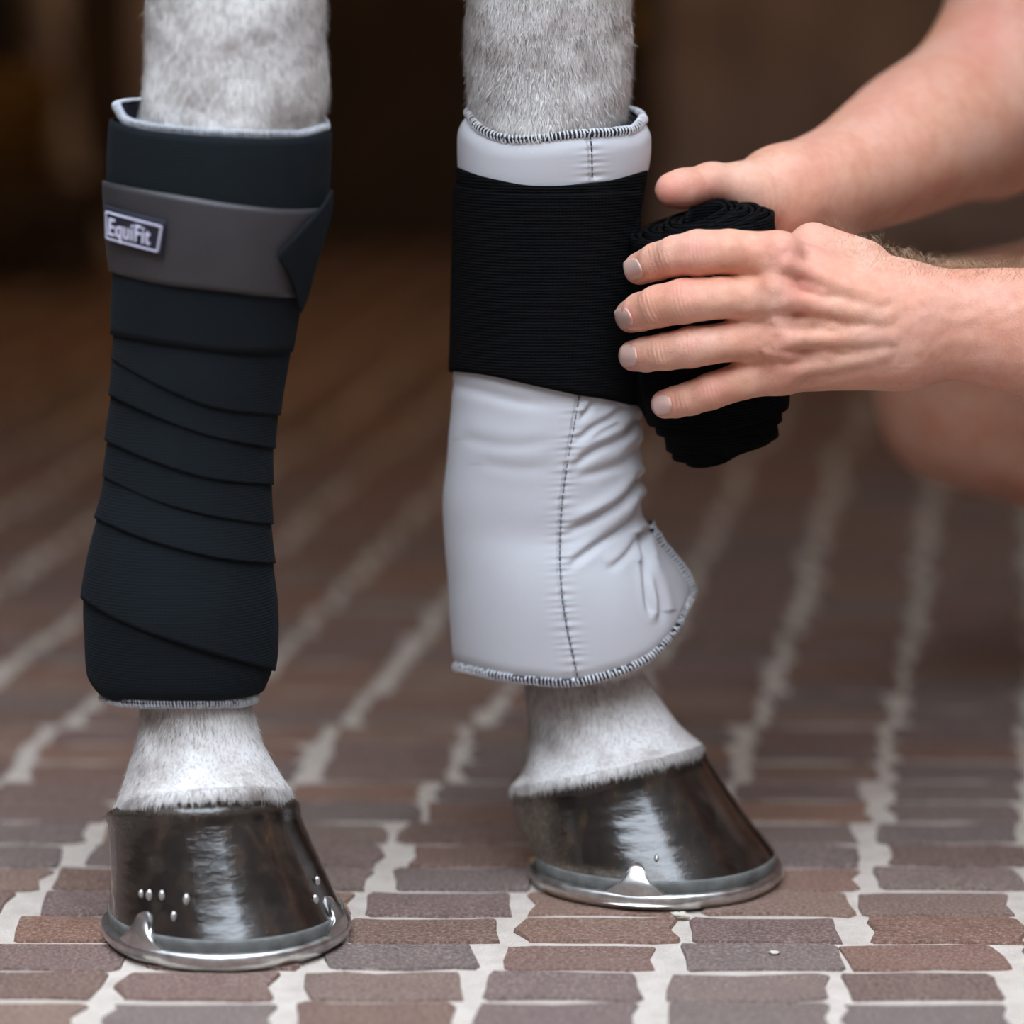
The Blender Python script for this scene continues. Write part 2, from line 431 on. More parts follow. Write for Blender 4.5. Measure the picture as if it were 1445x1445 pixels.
    M['hair'] = simple('head_hair', (0.06, 0.04, 0.025), 0.6, 0, 0.3, 150, 0.6)
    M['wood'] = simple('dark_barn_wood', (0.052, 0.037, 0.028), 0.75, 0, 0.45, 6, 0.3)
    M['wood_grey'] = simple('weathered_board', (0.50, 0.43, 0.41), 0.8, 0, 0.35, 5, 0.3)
    M['plaster'] = simple('side_wall_paint', (0.10, 0.080, 0.066), 0.9, 0, 0.3, 3, 0.2)
    M['iron'] = simple('black_iron', (0.010, 0.009, 0.009), 0.6, 0.3, 0.3, 30)
    M['rope'] = simple('hose_rubber_grey', (0.62, 0.55, 0.51), 0.7, 0, 0.25, 20, 0.2)
    M['brass'] = simple('brass', (0.55, 0.40, 0.18), 0.3, 1.0, 0.2, 30)
    M['grit'] = simple('pale_grit', (0.62, 0.56, 0.47), 0.8, 0, 0.2, 300, 0.2)
    M['amber'] = simple('yellow_straw', (0.35, 0.20, 0.05), 0.85, 0, 0.4, 40, 0.4)
mk()

# ------------------------------------------------------------------ the setting
rng = random.Random(7); nr = np.random.RandomState(11)
X0, X1, Y0F, Y1B, ZC = -1.75, 1.35, -1.6, 5.6, 3.3
v, f = box_vf(X0 - .1, X1 + .1, Y0F, Y1B, -0.12, -0.0014)
floor = mesh_obj('floor', v, f, M['mortar'], smooth=False); tag(floor, 'brick paved barn floor with pale sandy joints', kind='structure')
PITCH_X, PITCH_Y = 0.0945, 0.0500
def brick_variant(k):
    r = np.random.RandomState(100 + k)
    L, W = 0.0840, 0.0455
    n = 10
    base = np.array([(-.5, -.40), (-.47, -.5), (-.28, -.5), (.02, -.5), (.27, -.5), (.47, -.5), (.5, -.42), (.5, .05), (.5, .42), (.46, .5), (.22, .5), (-.06, .5), (-.30, .5), (-.47, .5), (-.5, .40), (-.5, -.03)])
    n = len(base)
    o = base * (L, W) + r.uniform(-1, 1, (n, 2)) * (0.0024, 0.0013)
    o[:, 1] += 0.0012 * np.sin(base[:, 0] * r.uniform(3, 7) + r.uniform(0, 6)) ; o[:, 0] += 0.0022 * np.sin(base[:, 1] * r.uniform(2, 6) + r.uniform(0, 6))
    top = np.c_[o * (0.972, 0.955), r.uniform(-0.0005, 0.0005, n)]
    low = np.c_[o * 1.01, np.full(n, -0.0045)]
    V = np.concatenate([top, low])
    Fs = [tuple(range(n))]
    for j in range(n): Fs.append(((j + 1) % n, j, n + j, n + (j + 1) % n))
    return V, Fs
VAR = [brick_variant(k) for k in range(14)]
BR_ME = []
for V, Fs in VAR:
    me = bpy.data.meshes.new('brick'); me.from_pydata([tuple(x) for x in V], [], Fs); me.update(); me.materials.append(M['brick']); BR_ME.append(me)
ref = ground(735, 1331)                         # a joint crossing seen in the photograph
slots = []
SKEW = (1450 - 722.5) / F_PX
drift = 0.0
for r_ in range(-60, 80):
    Yr = ref[1] + r_ * PITCH_Y
    if Yr > Y1B - 0.05: break
    drift = 0.75 * drift + rng.uniform(-0.006, 0.006)
    xb = ref[0] + SKEW * (Yr - ref[1]) + drift
    for c in range(-30, 31):
        xc = xb + (c + 0.5) * PITCH_X + rng.uniform(-0.004, 0.004)
        if xc < X0 + .05 or xc > X1 - .05: continue
        slots.append((xc, Yr + PITCH_Y / 2 + rng.uniform(-0.0016, 0.0016), rng.randrange(14), rng.random() < 0.5, rng.uniform(-0.018, 0.018), rng.uniform(0.95, 1.045), rng.uniform(0.95, 1.02), rng.uniform(-0.0003, 0.0009)))
def inframe(s):
    x, y = project(np.array([s[0], s[1], 0.0])); return -90 < x < 1535 and y < 1475
vis = sorted([s for s in slots if inframe(s) and s[1] > 1.4], key=lambda s: s[1])
near = set(vis[:300])
far_v, far_f, off = [], [], 0
for s in slots:
    ang = s[4] + (math.pi if s[3] else 0.0)
    if s in near:
        o = bpy.data.objects.new('brick', BR_ME[s[2]]); link(o, floor)
        o.location = (s[0], s[1], s[7]); o.rotation_euler = (0, 0, ang); o.scale = (s[5], s[6], 1)
    else:
        V, Fs = VAR[s[2]]; c, sn = math.cos(ang), math.sin(ang)
        q = V * (s[5], s[6], 1)
        q = np.c_[q[:, 0] * c - q[:, 1] * sn + s[0], q[:, 0] * sn + q[:, 1] * c + s[1], q[:, 2] + s[7]]
        far_v.append(q); far_f += [tuple(i + off for i in ff) for ff in Fs]; off += len(q)
o = mesh_obj('bricks', np.concatenate(far_v), far_f, M['brick_far'], floor, smooth=False); tag(o, kind='stuff')

def wall(name, x0, x1, y0, y1, z0, z1, mat, label):
    o = mesh_obj(name, *box_vf(x0, x1, y0, y1, z0, z1), mat, smooth=False); tag(o, label, kind='structure'); return o
wl = wall('wall_left', X0 - .1, X0, Y0F, Y1B + .1, -.1, ZC, M['plaster'], 'dark side wall of the barn aisle beyond the bandaged leg')
wr = wall('wall_right', X1, X1 + .1, Y0F, Y1B + .1, -.1, ZC, M['plaster'], 'dark side wall of the barn aisle behind the crouching person')
wb = wall('wall_back', X0, X1, Y1B, Y1B + .1, -.1, ROOF_Z, M['wood'], 'dark boarded wall at the far end of the aisle')
wfr = wall('sky_block_wall', X0, X1, Y0F - .1, Y0F, -.1, 3.0, M['plaster'], 'unseen wall behind the camera, added to block low sky light')  # added out of view to keep low sky light off the far floor
cl = wall('shade_roof', X0, X1, ROOF_Y, Y1B + .1, ROOF_Z, ROOF_Z + .1, M['wood'], 'low unseen roof over the aisle, placed to shade the far floor')  # set low and forward, out of view, to cut skylight down the aisle
# vertical boards on the back wall: dark on the left, weathered and paler to the right
x = X0
while x < X1 - .02:
    w = rng.uniform(.12, .16); x2 = min(x + w, X1)
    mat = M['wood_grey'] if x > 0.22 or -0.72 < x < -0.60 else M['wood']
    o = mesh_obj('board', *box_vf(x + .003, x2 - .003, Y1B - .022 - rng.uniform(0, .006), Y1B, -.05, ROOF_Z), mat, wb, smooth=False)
    x = x2

# ------------------------------------------------------------------ surfaces wrapped round a leg
class Wrap:
    """Tube-like surface; its side outlines are known row by row, its depth follows from a depth ratio."""
    def __init__(s, rows, Yc, ratio):
        r = np.array(rows, float); s.y, s.l, s.r, s.Yc, s.ratio = r[:, 0], r[:, 1], r[:, 2], Yc, ratio
    def lr(s, py): return smooth_interp(py, s.y, s.l), smooth_interp(py, s.y, s.r)
    def pt(s, th, row, off=0.0):
        th, row, off = np.broadcast_arrays(np.asarray(th, float), np.asarray(row, float), np.asarray(off, float))
        l, r = s.lr(row); c = P((l + r) / 2, row, s.Yc)
        m = (s.Yc * CP + (CAM_H - c[..., 2]) * SP) / F_PX
        a = (r - l) / 2 * m
        return c + np.stack([(a + off) * np.cos(th), -(a * s.ratio + off) * np.sin(th), np.zeros_like(a)], -1)
    def row_at(s, th, py, off=0.0):       # row whose point at angle th shows at image height py
        row = np.array(np.broadcast_to(np.asarray(py, float), np.shape(th)), float)
        for _ in range(6):
            row = row + (py - project(s.pt(th, row, off))[1])
        return row
    def img(s, px, py, off=0.0):          # point of the camera-facing side that shows at (px, py)
        px, py = np.asarray(px, float), np.asarray(py, float)
        row = py.copy() + 0.0; th = np.full(px.shape, np.pi / 2)
        for _ in range(8):
            l, r = s.lr(row); cosv = np.clip((px - (l + r) / 2) / ((r - l) / 2 + off / mpp(s.Yc)), -0.999, 0.999)
            th = np.arccos(cosv)
            row = row + (py - project(s.pt(th, row, off))[1])
        return s.pt(th, row, off)
    def edge(s, th, pts, back=None):      # image curve (px, py) -> image height for every angle; behind the leg it runs back from right to left end
        pts = np.array(sorted(pts), float)
        l, r = s.lr(pts[:, 1]); cs = np.clip((pts[:, 0] - (l + r) / 2) / ((r - l) / 2), -1, 1)
        cs = np.maximum.accumulate(cs + np.arange(len(cs)) * 1e-5)
        th = np.mod(th, 2 * np.pi)
        front = smooth_interp(np.clip(np.cos(th), cs[0], cs[-1]), cs, pts[:, 1])
        t = np.clip((2 * np.pi - th) / np.pi, 0, 1)      # 1 at left (pi), 0 at right (2pi)
        bk = pts[-1, 1] * (1 - t) + pts[0, 1] * t
        if back is not None: bk = bk + back * np.sin(np.pi * t)
        return np.where(th <= np.pi, front, bk)
    def band(s, top, bot, off, nu=160, nv=24, back=(0, 0), th0=0.0, th1=2 * np.pi, offbot=None, wob=0.0, seed=0):
        closed = abs(th1 - th0 - 2 * np.pi) < 1e-6
        th = np.linspace(th0, th1, nu, endpoint=not closed)
        et, eb = s.edge(th, top, back[0]), s.edge(th, bot, back[1])
        rt, rb = s.row_at(th, et, off), s.row_at(th, eb, off)
        vv = np.linspace(0, 1, nv)[:, None]
        row = rt[None] * (1 - vv) + rb[None] * vv
        o_ = off if offbot is None else off * (1 - vv) + offbot * vv
        o_ = o_ + 0 * row
        if wob: o_ = o_ + wob * wnoise(np.stack([np.cos(th)[None] * 3 + 0 * row, np.sin(th)[None] * 3 + 0 * row, row / 30.0], -1), seed)
        p = s.pt(th[None] + 0 * row, row, o_)
        a = (s.lr(np.array([row.mean()]))[1] - s.lr(np.array([row.mean()]))[0])[0] / 2 * mpp(s.Yc)
        uv = np.stack([th[None] * a + 0 * row, p[..., 2]], -1)
        return p, uv, closed
def sheet(name, p, uv, closed, mat, parent, thick=0.0, flip=False):
    nv, nu = p.shape[:2]
    # theta runs right -> front -> left, rows run downward
    o = mesh_obj(name, p.reshape(-1, 3), grid_faces(nv, nu, closed, flip), mat, parent, uv=uv.reshape(-1, 2))
    if thick: solidify(o, thick, -1.0)
    return o

# ------------------------------------------------------------------ horse: forelegs from their outlines, trunk behind and above the frame
YR, YL = 1.955, 1.845
R_SEC = [  # left x, left y, right x, right y, depth ratio
    (600, -520, 935, -520, 1.0), (618, -330, 925, -330, .95), (640, -180, 912, -180, .9), (655, -80, 900, -80, .85), (658, 0, 893, 0, .82), (655, 60, 892, 60, .8), (658, 110, 889, 110, .8), (661, 160, 886, 160, .8), (665, 210, 882, 210, .8),
    (675, 320, 872, 320, .8), (682, 480, 862, 480, .8), (688, 640, 858, 640, .8), (688, 760, 880, 760, .85), (690, 840, 905, 840, .85), (712, 900, 908, 895, .85), (738, 945, 905, 935, .85),
    (745, 975, 911, 957, .82), (749, 1020, 943, 1003, .82), (747, 1060, 966, 1032, .85), (735, 1092, 982, 1046, .9), (723, 1110, 988, 1052, .93), (735, 1126, 980, 1068, .9), (760, 1145, 960, 1090, .8)]
L_SEC = [
    (150, -520, 500, -520, 1.0), (180, -330, 485, -330, .95), (203, -180, 468, -180, .9), (210, -80, 458, -80, .85), (210, 0, 458, 0, .85), (206, 50, 461, 50, .85), (202, 110, 463, 110, .85), (198, 160, 459, 160, .85), (196, 200, 450, 200, .85),
    (200, 320, 420, 320, .85), (205, 480, 380, 480, .85), (195, 640, 350, 640, .85), (175, 760, 350, 760, .9), (165, 850, 350, 850, .9), (172, 920, 345, 920, .9), (190, 970, 350, 965, .9),
    (197, 1003, 354, 1000, .9), (191, 1040, 365, 1040, .92), (182, 1076, 384, 1072, .95), (170, 1118, 405, 1105, .97), (163, 1143, 411, 1124, 1.0), (170, 1160, 405, 1142, 1.0), (185, 1176, 385, 1160, .95)]
def leg_loft(sec, Yc, shift, tilt, nu=72, sub=7):
    sec = np.array(sec, float); n = len(sec)
    t = np.linspace(0, n - 1, (n - 1) * sub + 1)
    s = np.stack([smooth_interp(t, np.arange(n), sec[:, k]) for k in range(5)], 1)
    ysh = shift(s[:, 1])
    Lp, Rp = P(s[:, 0], s[:, 1], Yc + ysh), P(s[:, 2], s[:, 3], Yc + ysh)
    C = (Lp + Rp) / 2; U = (Rp - Lp) / 2; a = np.linalg.norm(U, axis=1)
    th = np.linspace(0, 2 * np.pi, nu, endpoint=False)
    V = np.stack([0 * a, -1.0 + 0 * a, tilt(s[:, 1])], 1)[:, None]
    pts = C[:, None] + U[:, None] * np.cos(th)[None, :, None] + (a * s[:, 4])[:, None, None] * V * np.sin(th)[None, :, None]
    bump = 0.0009 * wnoise(pts * 70, 3) + 0.0006 * wnoise(pts * 160, 4)
    nrm = pts - C[:, None]; nrm /= np.linalg.norm(nrm, axis=-1)[..., None]
    pts = pts + nrm * bump[..., None]
    return pts, nrm, s
horse = empty('horse', (-0.1, 1.9, 0))
tag(horse, 'grey horse standing on the brick floor with two wrapped legs and glossy dark hooves', 'horse')
rightS = lambda y: np.interp(y, [0, 900, 1050, 1150], [0, 0, 0.000, -0.002])
leftS = lambda y: np.interp(y, [0, 900, 1050, 1150], [0, 0, -0.002, -0.001])
legR, nR, sR = leg_loft(R_SEC, YR, rightS, lambda y: np.interp(y, [0, 1000, 1060, 1110, 1150], [0, 0, .10, .22, .25]))
legL, nL, sL = leg_loft(L_SEC, YL, leftS, lambda y: np.interp(y, [0, 1000, 1075, 1143, 1180], [0, 0, .16, .42, .48]))
body_parts = []
for g in (legR, legL): body_parts.append((g.reshape(-1, 3), grid_faces(g.shape[0], g.shape[1], True)))
tr = Field((-1.65, 1.45, 0.45), (0.75, 3.45, 2.35), 0.022)
D = np.array([-0.72, 0.69, 0.0]); SIDE = np.array([0.69, 0.72, 0.0]); chest = np.array([-0.02, 1.93, 0.0])
def hp(along, side, z): return chest + D * along + SIDE * side + np.array([0, 0, z])
tr.ell(hp(0.20, 0, 1.19), (0.30, 0.27, 0.30), 0.1)
tr.cone(hp(0.32, 0, 1.18), hp(1.0, 0, 1.19), 0.28, 0.29, 0.1)
tr.ell(hp(1.25, 0, 1.24), (0.33, 0.33, 0.30), 0.1)
for top, sg in ((legR[0].mean(0), 1), (legL[0].mean(0), -1)):
    tr.cone(top - (0, 0, .06), hp(0.12, sg * 0.13, 1.0), 0.060, 0.13, 0.06)
for sg in (1, -1):
    hk = hp(1.52, sg * 0.13, 0.56)
    tr.cone(hk, hp(1.30, sg * 0.15, 1.0), 0.055, 0.16, 0.08); tr.cone(hk, hp(1.50, sg * .13, 0.4), 0.045, 0.035, 0.03)
tr.cone(hp(-0.05, 0, 1.28), hp(-0.42, 0.0, 1.85), 0.20, 0.12, 0.12); tr.cone(hp(-0.42, 0, 1.90), hp(-0.68, 0, 1.55), 0.115, 0.065, 0.06)
for sg in (1, -1): tr.cone(hp(-0.40, sg * .06, 2.0), hp(-0.43, sg * .07, 2.14), 0.035, 0.012, 0.02)
tr.cone(hp(1.52, 0, 1.30), hp(1.66, 0, 0.75), 0.06, 0.09, 0.05)
body_parts.append(tr.mesh(2))
hl = Field((-1.45, 2.75, 0.05), (-0.85, 3.35, 0.62), 0.012)
for sg in (1, -1):
    hl.cone(hp(1.50, sg * .13, 0.55), hp(1.50, sg * .13, 0.16), 0.036, 0.032, 0.02); hl.cone(hp(1.50, sg * .13, 0.17), hp(1.45, sg * .13, 0.07), 0.04, 0.045, 0.02)
body_parts.append(hl.mesh(1))
V, FL = join_parts(body_parts)
body = mesh_obj('body', V, np.concatenate(FL), M['coat'], horse)
# short coat hair standing off the skin where it shows
def fur_strands(pts, nrm, mask, n, ln, wd, seed, down=(0, 0, -1), lift=0.25, jit=0.35):
    r = np.random.RandomState(seed)
    nv, nu = pts.shape[:2]
    ii, jj = np.nonzero(mask[:-1]); k = r.randint(0, len(ii), n); i, j = ii[k], jj[k]; j2 = (j + 1) % nu
    a, b = r.rand(n, 1), r.rand(n, 1)
    p = (pts[i, j] * (1 - a) + pts[i + 1, j] * a) * (1 - b) + (pts[i, j2] * (1 - a) + pts[i + 1, j2] * a) * b
    no = nrm[i, j]
    d = np.array(down, float) + lift * no * r.uniform(.4, 1.3, (n, 1)) + r.normal(0, jit, (n, 3)) * .6
    d -= no * np.minimum((d * no).sum(1, keepdims=True) - 0.08, 0)
    d /= np.linalg.norm(d, axis=1)[:, None]
    s = np.cross(d, no); s /= np.linalg.norm(s, axis=1)[:, None] + 1e-9
    L = ln * r.uniform(.6, 1.3, (n, 1)); W = wd * r.uniform(.7, 1.3, (n, 1))
    m = p + d * L * .55; tip = p + d * L - no * L * .08
    V = np.stack([p - s * W - no * .0003, p + s * W - no * .0003, m + s * W * .8, m - s * W * .8, tip], 1).reshape(-1, 3)
    q = np.arange(n)[:, None] * 5
    Fs = np.concatenate([q + np.array([[0, 1, 2]]), q + np.array([[0, 2, 3]]), q + np.array([[3, 2, 4]])])
    return V, Fs
fur = []
front = np.sin(np.linspace(0, 2 * np.pi, 72, endpoint=False)) > -0.35
for g, n_, s_, sd, end in ((legR, nR, sR, 1, 1112), (legL, nL, sL, 2, 1146)):
    yy = s_[:, 1]
    up = ((yy > -60) & (yy < 200))[:, None] & front[None]
    lo = ((yy > 950) & (yy < end))[:, None] & front[None]
    fur.append(fur_strands(g, n_, up, 16000, 0.0055, 0.00016, sd))
    fur.append(fur_strands(g, n_, lo, 14000, 0.0060, 0.00016, sd + 5))
    band = ((yy > end - 26) & (yy < end))[:, None] & front[None]
    fur.append(fur_strands(g, n_, band, 2600, 0.0080, 0.00014, sd + 9, lift=.04))
V, FL = join_parts(fur)
tag(mesh_obj('fur', V, np.concatenate(FL), M['fur'], horse, smooth=False), kind='stuff')

# hooves, each with pad, shoe, clips and nails
def outline(t, a_toe, a_heel, b, sq=0.8):
    c, s = np.cos(t), np.sin(t)
    x = np.where(c > 0, a_toe * c, -a_heel * np.abs(c)**sq)
    y = b * np.sign(s) * np.abs(s)**0.92 * (1 + 0.06 * np.sin(t)**2 - 0.10 * np.clip(-c, 0, 1)**3)
    return np.stack([x, y], -1)
def hoof(parent, pos, yaw, zt, zh, cor, gnd, dirt_amt, seed, clips=(1.17, -1.17), lean=0.0):
    cy, sy = math.cos(yaw), math.sin(yaw)
    def W(p):
        p = np.asarray(p, float)
        return np.stack([pos[0] + p[..., 0] * cy - p[..., 1] * sy, pos[1] + p[..., 0] * sy + p[..., 1] * cy, p[..., 2]], -1)
    nu, nv = 128, 48
    t = np.linspace(0, 2 * np.pi, nu, endpoint=False)
    G = outline(t, *gnd[:3]) + (gnd[3], 0); C = outline(t, *cor[:3], 1.0) + (cor[3], lean)
    z0 = 0.0165
    frac = (C[:, 0] - (cor[3] - cor[1])) / (cor[0] + cor[1])
    zc = zh + (zt - zh) * frac**1.1
    u = np.linspace(0, 1, nv)[:, None]
    heel = np.clip(-np.cos(t), 0, 1)[None]
    XY = G[None] * (1 - u[..., None]) + C[None] * u[..., None]
    Z = z0 + (zc[None] - z0) * u
    dirn = XY - np.array([cor[3] * .6, 0]); dirn = dirn / (np.linalg.norm(dirn, axis=-1)[..., None] + 1e-9)
    bul = 0.0014 * np.exp(-((u - .90) / .07)**2) - 0.0018 * np.sin(np.pi * np.clip(u, 0, 1)) * (1 - heel) + heel**2 * 0.009 * np.sin(np.pi * u**.9) - 0.004 * np.clip((u - .95) / .05, 0, 1)
    ang = t[None] + 0 * u
    ridge = 0.00004 * np.sin(u * 44 + 1.5 * np.sin(ang * 2)) + 0.0005 * wnoise(np.stack([np.cos(ang) * 3, np.sin(ang) * 3, u * 6 + 0 * ang], -1), seed)
    cleft = -0.012 * np.exp(-((np.mod(ang, 2 * np.pi) - np.pi) / .16)**2) * np.clip(u * 1.3, 0, 1)
    XY = XY + dirn * (bul + ridge + cleft)[..., None]
    pts = W(np.concatenate([XY, Z[..., None]], -1))
    # close the top inside the hair
    top = W(np.concatenate([C * 0.72 + np.array([cor[3], 0]) * .28, (zc - .008)[:, None]], -1))
    pts = np.concatenate([pts, top[None]])
    dirt = np.clip((heel**.8) * 1.5 - .25, 0, 1) * dirt_amt + 0.55 * dirt_amt * np.exp(-((u - .04) / .05)**2) * (np.cos(ang) < .5)
    dirt = dirt + 0.45 * np.clip((u - .86) / .14, 0, 1)
    dirt = np.concatenate([dirt + 0 * ang, (dirt[-1] + 0 * t)[None]])
    vv = np.concatenate([pts.reshape(-1, 3), W(np.array([[0, 0, z0]]))])
    fs = grid_faces(nv + 1, nu, True, True)
    h = mesh_obj('hoof', vv, fs, M['hoof'], parent, attr={'dirt': np.append(dirt.ravel(), 1)})
    # rubber pad
    og = outline(t, *gnd[:3]) + (gnd[3], 0)
    prof = [(1.0, z0 + .0005), (1.012, z0 - .001), (1.012, .0105), (1.0, .0098)]
    pp = np.stack([np.concatenate([og * k, np.full((nu, 1), z)], 1) for k, z in prof])
    pv = np.concatenate([W(pp).reshape(-1, 3), W(np.array([[0, 0, z0], [0, 0, .0098]]))])
    pf = quads_or_tris(grid_faces(4, nu, True, True)); n4 = 3 * nu
    pf += [(4 * nu, j, (j + 1) % nu) for j in range(nu)] + [(4 * nu + 1, n4 + (j + 1) % nu, n4 + j) for j in range(nu)]
    mesh_obj('hoof_pad', pv, pf, M['pad'], h)
    # shoe: open U of rounded section
    ts = np.linspace(-2.75, 2.75, 150)
    o1 = outline(ts, *gnd[:3]) + (gnd[3], 0)
    tang = np.gradient(o1, axis=0); tang /= np.linalg.norm(tang, axis=1)[:, None]; nrm2 = np.stack([tang[:, 1], -tang[:, 0]], 1)
    sec = [(.0030, .0100), (.0046, .0086), (.0046, .0045), (.0018, .0008), (-.002, 0.0), (-.020, 0.0), (-.022, .002), (-.022, .0095)]
    sp = np.stack([np.concatenate([o1 + nrm2 * a, np.full((len(ts), 1), z)], 1) for a, z in sec], 1)
    fs = quads_or_tris(grid_faces(len(ts), len(sec), True)) + [tuple(range(len(sec)))[::-1], tuple((len(ts) - 1) * len(sec) + k for k in range(len(sec)))]
    shoe_v, shoe_f = [W(sp).reshape(-1, 3)], fs
    base = len(sp.reshape(-1, 3))
    sh = mesh_obj('horseshoe', shoe_v[0], shoe_f, M['alu'], h)
    for tc in clips:            # drawn clips hugging the wall
        ww = np.linspace(-1, 1, 13); hh = np.linspace(0, 1, 11)
        half = 0.0125
        rad = np.hypot(*(outline(np.array([tc]), *gnd[:3])[0]))
        tt = tc + ww[None] * half / rad * (1 - .0 * hh[:, None])
        prof_w = 1.30 * (1 - hh)**1.6 + .62 - .10 * hh
        tt = tc + ww[None] * (half / rad) * prof_w[:, None]
        z = .0035 + .0235 * hh[:, None] + 0 * ww[None]
        z = z - .0105 * hh[:, None]**2 * np.abs(ww)[None]**2.4
        uu = np.clip((z - z0) / (zc.mean() - z0), 0, 1)
        g2 = outline(tt, *gnd[:3]) + (gnd[3], 0); c2 = outline(tt, *cor[:3], 1.0) + (cor[3], lean)
        dn = g2 / (np.linalg.norm(g2, axis=-1)[..., None]); inw = ((g2 - c2) * dn).sum(-1) * uu
        xy = g2 - dn * inw[..., None]
        xo = xy + dn * (.0048 - .0018 * hh[:, None] - .0012 * ww[None]**2)[..., None]; xi = xy - dn * .002
        grid_o = np.concatenate([xo, z[..., None]], -1); grid_i = np.concatenate([xi, z[..., None]], -1)
        A = W(grid_o).reshape(-1, 3); Bv = W(grid_i).reshape(-1, 3)
        n1, n2 = 11, 13; fa = grid_faces(n1, n2).tolist()
        loop = [j for j in range(n2)] + [i * n2 + n2 - 1 for i in range(1, n1)] + [(n1 - 1) * n2 + j for j in range(n2 - 2, -1, -1)] + [i * n2 for i in range(n1 - 2, 0, -1)]
        fa += [tuple(x_ + n1 * n2 for x_ in q[::-1]) for q in grid_faces(n1, n2).tolist()]
        fa += [(loop[k], loop[(k + 1) % len(loop)], loop[(k + 1) % len(loop)] + n1 * n2, loop[k] + n1 * n2) for k in range(len(loop))]
        mesh_obj('toe_clip', np.concatenate([A, Bv]), fa, M['alu'], h)
    return h, W, G, C, z0, zc
def nail_clinch(h, W, G, C, z0, zc, t_list):
    nu = len(G)
    for ta, u, s in t_list:
        j = int(round(ta / (2 * np.pi) * nu)) % nu
        xy = G[j] * (1 - u) + C[j] * u; z = z0 + (zc[j] - z0) * u
        dn = xy / np.linalg.norm(xy)
        tdir = np.array([-dn[1], dn[0]])
        a, b = np.meshgrid(np.linspace(0, 2 * np.pi, 12, endpoint=False), [0.0, .5, .9, 1.15])
        rr = np.sin(np.clip(b, 0, 1.15) / 1.15 * np.pi / 2)
        pts = np.stack([xy[0] + dn[0] * (.0022 * np.cos(b * 1.3) - .0012) + tdir[0] * np.cos(a) * rr * s * .9, xy[1] + dn[1] * (.0022 * np.cos(b * 1.3) - .0012) + tdir[1] * np.cos(a) * rr * s * .9, z + np.sin(a) * rr * s * 1.5], -1)
        mesh_obj('hoof_nail', W(pts).reshape(-1, 3), grid_faces(4, 12, True), M['nail_metal'], h)
pR = ground(926, 1253); pL = ground(320, 1340)
RIGHT_YAW, LEFT_YAW = math.radians(-28), math.radians(-74)
hR = hoof(horse, (pR[0] - .001, 1.944), RIGHT_YAW, 0.0808, 0.0560, (0.0508, 0.0545, 0.0480, -0.0300), (0.0705, 0.0675, 0.063, 0.0), 1.0, 21, clips=(-1.28, 1.28))
hL = hoof(horse, (pL[0] - .002, 1.830), LEFT_YAW, 0.0850, 0.060, (0.0475, 0.0490, 0.0483, -0.0190), (0.0650, 0.062, 0.0595, 0.0), 0.30, 33, clips=(-1.0, 1.0), lean=-0.0095)
TP = 2 * np.pi
nail_clinch(*hL, [(TP - .98, .30, .0016), (TP - .90, .30, .0022), (TP - .76, .31, .0020), (TP - .48, .29, .0022), (TP - .62, .16, .0020), (.80, .18, .0020), (.95, .30, .0018)])
nail_clinch(*hR, [(TP - 1.05, .20, .0016)])
for sg in (1, -1):
    q = hp(1.42, sg * .13, 0)
    hoof(horse, (q[0], q[1]), math.radians(-44), 0.085, 0.058, (0.052, 0.050, 0.048, -0.022), (0.070, 0.066, 0.062, 0.0), .5, 40 + sg, clips=())

# ------------------------------------------------------------------ overlocked edges: dark tube with white thread loops
def overlock(name, path, nrm, parent, r=0.0026, pitch=0.0026, seed=0, white=0.5, hang=0.0, thread=None):
    path = np.asarray(path); d = np.linalg.norm(np.diff(path, axis=0), axis=1); s = np.concatenate([[0], np.cumsum(d)])
    core = tube(path, r * 0.86, 10)
    o = mesh_obj(name, core[0], quads_or_tris(core[1]), M['thread_dark'], parent)
    n = int(s[-1] / pitch); rr = np.random.RandomState(seed)
    parts = []
    sm = (np.arange(n) + .5 + rr.uniform(-.1, .1, n)) / n * s[-1]
    P0 = np.stack([np.interp(sm, s, path[:, k]) for k in range(3)], 1); N0 = np.stack([np.interp(sm, s, nrm[:, k]) for k in range(3)], 1)
    P1 = np.stack([np.interp(np.clip(sm + .001, 0, s[-1]), s, path[:, k]) for k in range(3)], 1)
    T0 = P1 - P0; T0 /= np.linalg.norm(T0, axis=1)[:, None] + 1e-12
    N0 /= np.linalg.norm(N0, axis=1)[:, None]; B0 = np.cross(T0, N0)
    for k in range(n):
        a = np.linspace(-2.1, 2.1, 8) + rr.uniform(-.1, .1)
        R_ = r * rr.uniform(.97, 1.10)
        arc = P0[k] + R_ * (np.cos(a)[:, None] * N0[k] + np.sin(a)[:, None] * B0[k]) + T0[k] * np.linspace(-.5, .5, 8)[:, None] * pitch * rr.uniform(.2, .7)
        if hang and rr.rand() < hang:
            arc[-3:] += B0[k] * 0 + N0[k] * .0006 + np.array([0, 0, -1.0]) * rr.uniform(0, .0025) * np.array([[.3], [.7], [1.0]])
        parts.append(tube(arc, pitch * white * .5 * rr.uniform(.8, 1.15), 5))
    V, FL = join_parts(parts)
    st = mesh_obj('stitching', V, quads_or_tris(np.concatenate(FL)), thread or M['thread_white'], o); tag(st, kind='stuff')
    return o
def path_on(w, th, py, off):
    row = w.row_at(th, py, off); p = w.pt(th, row, off)
    n = p - w.pt(th, row, off - .01); return p, n
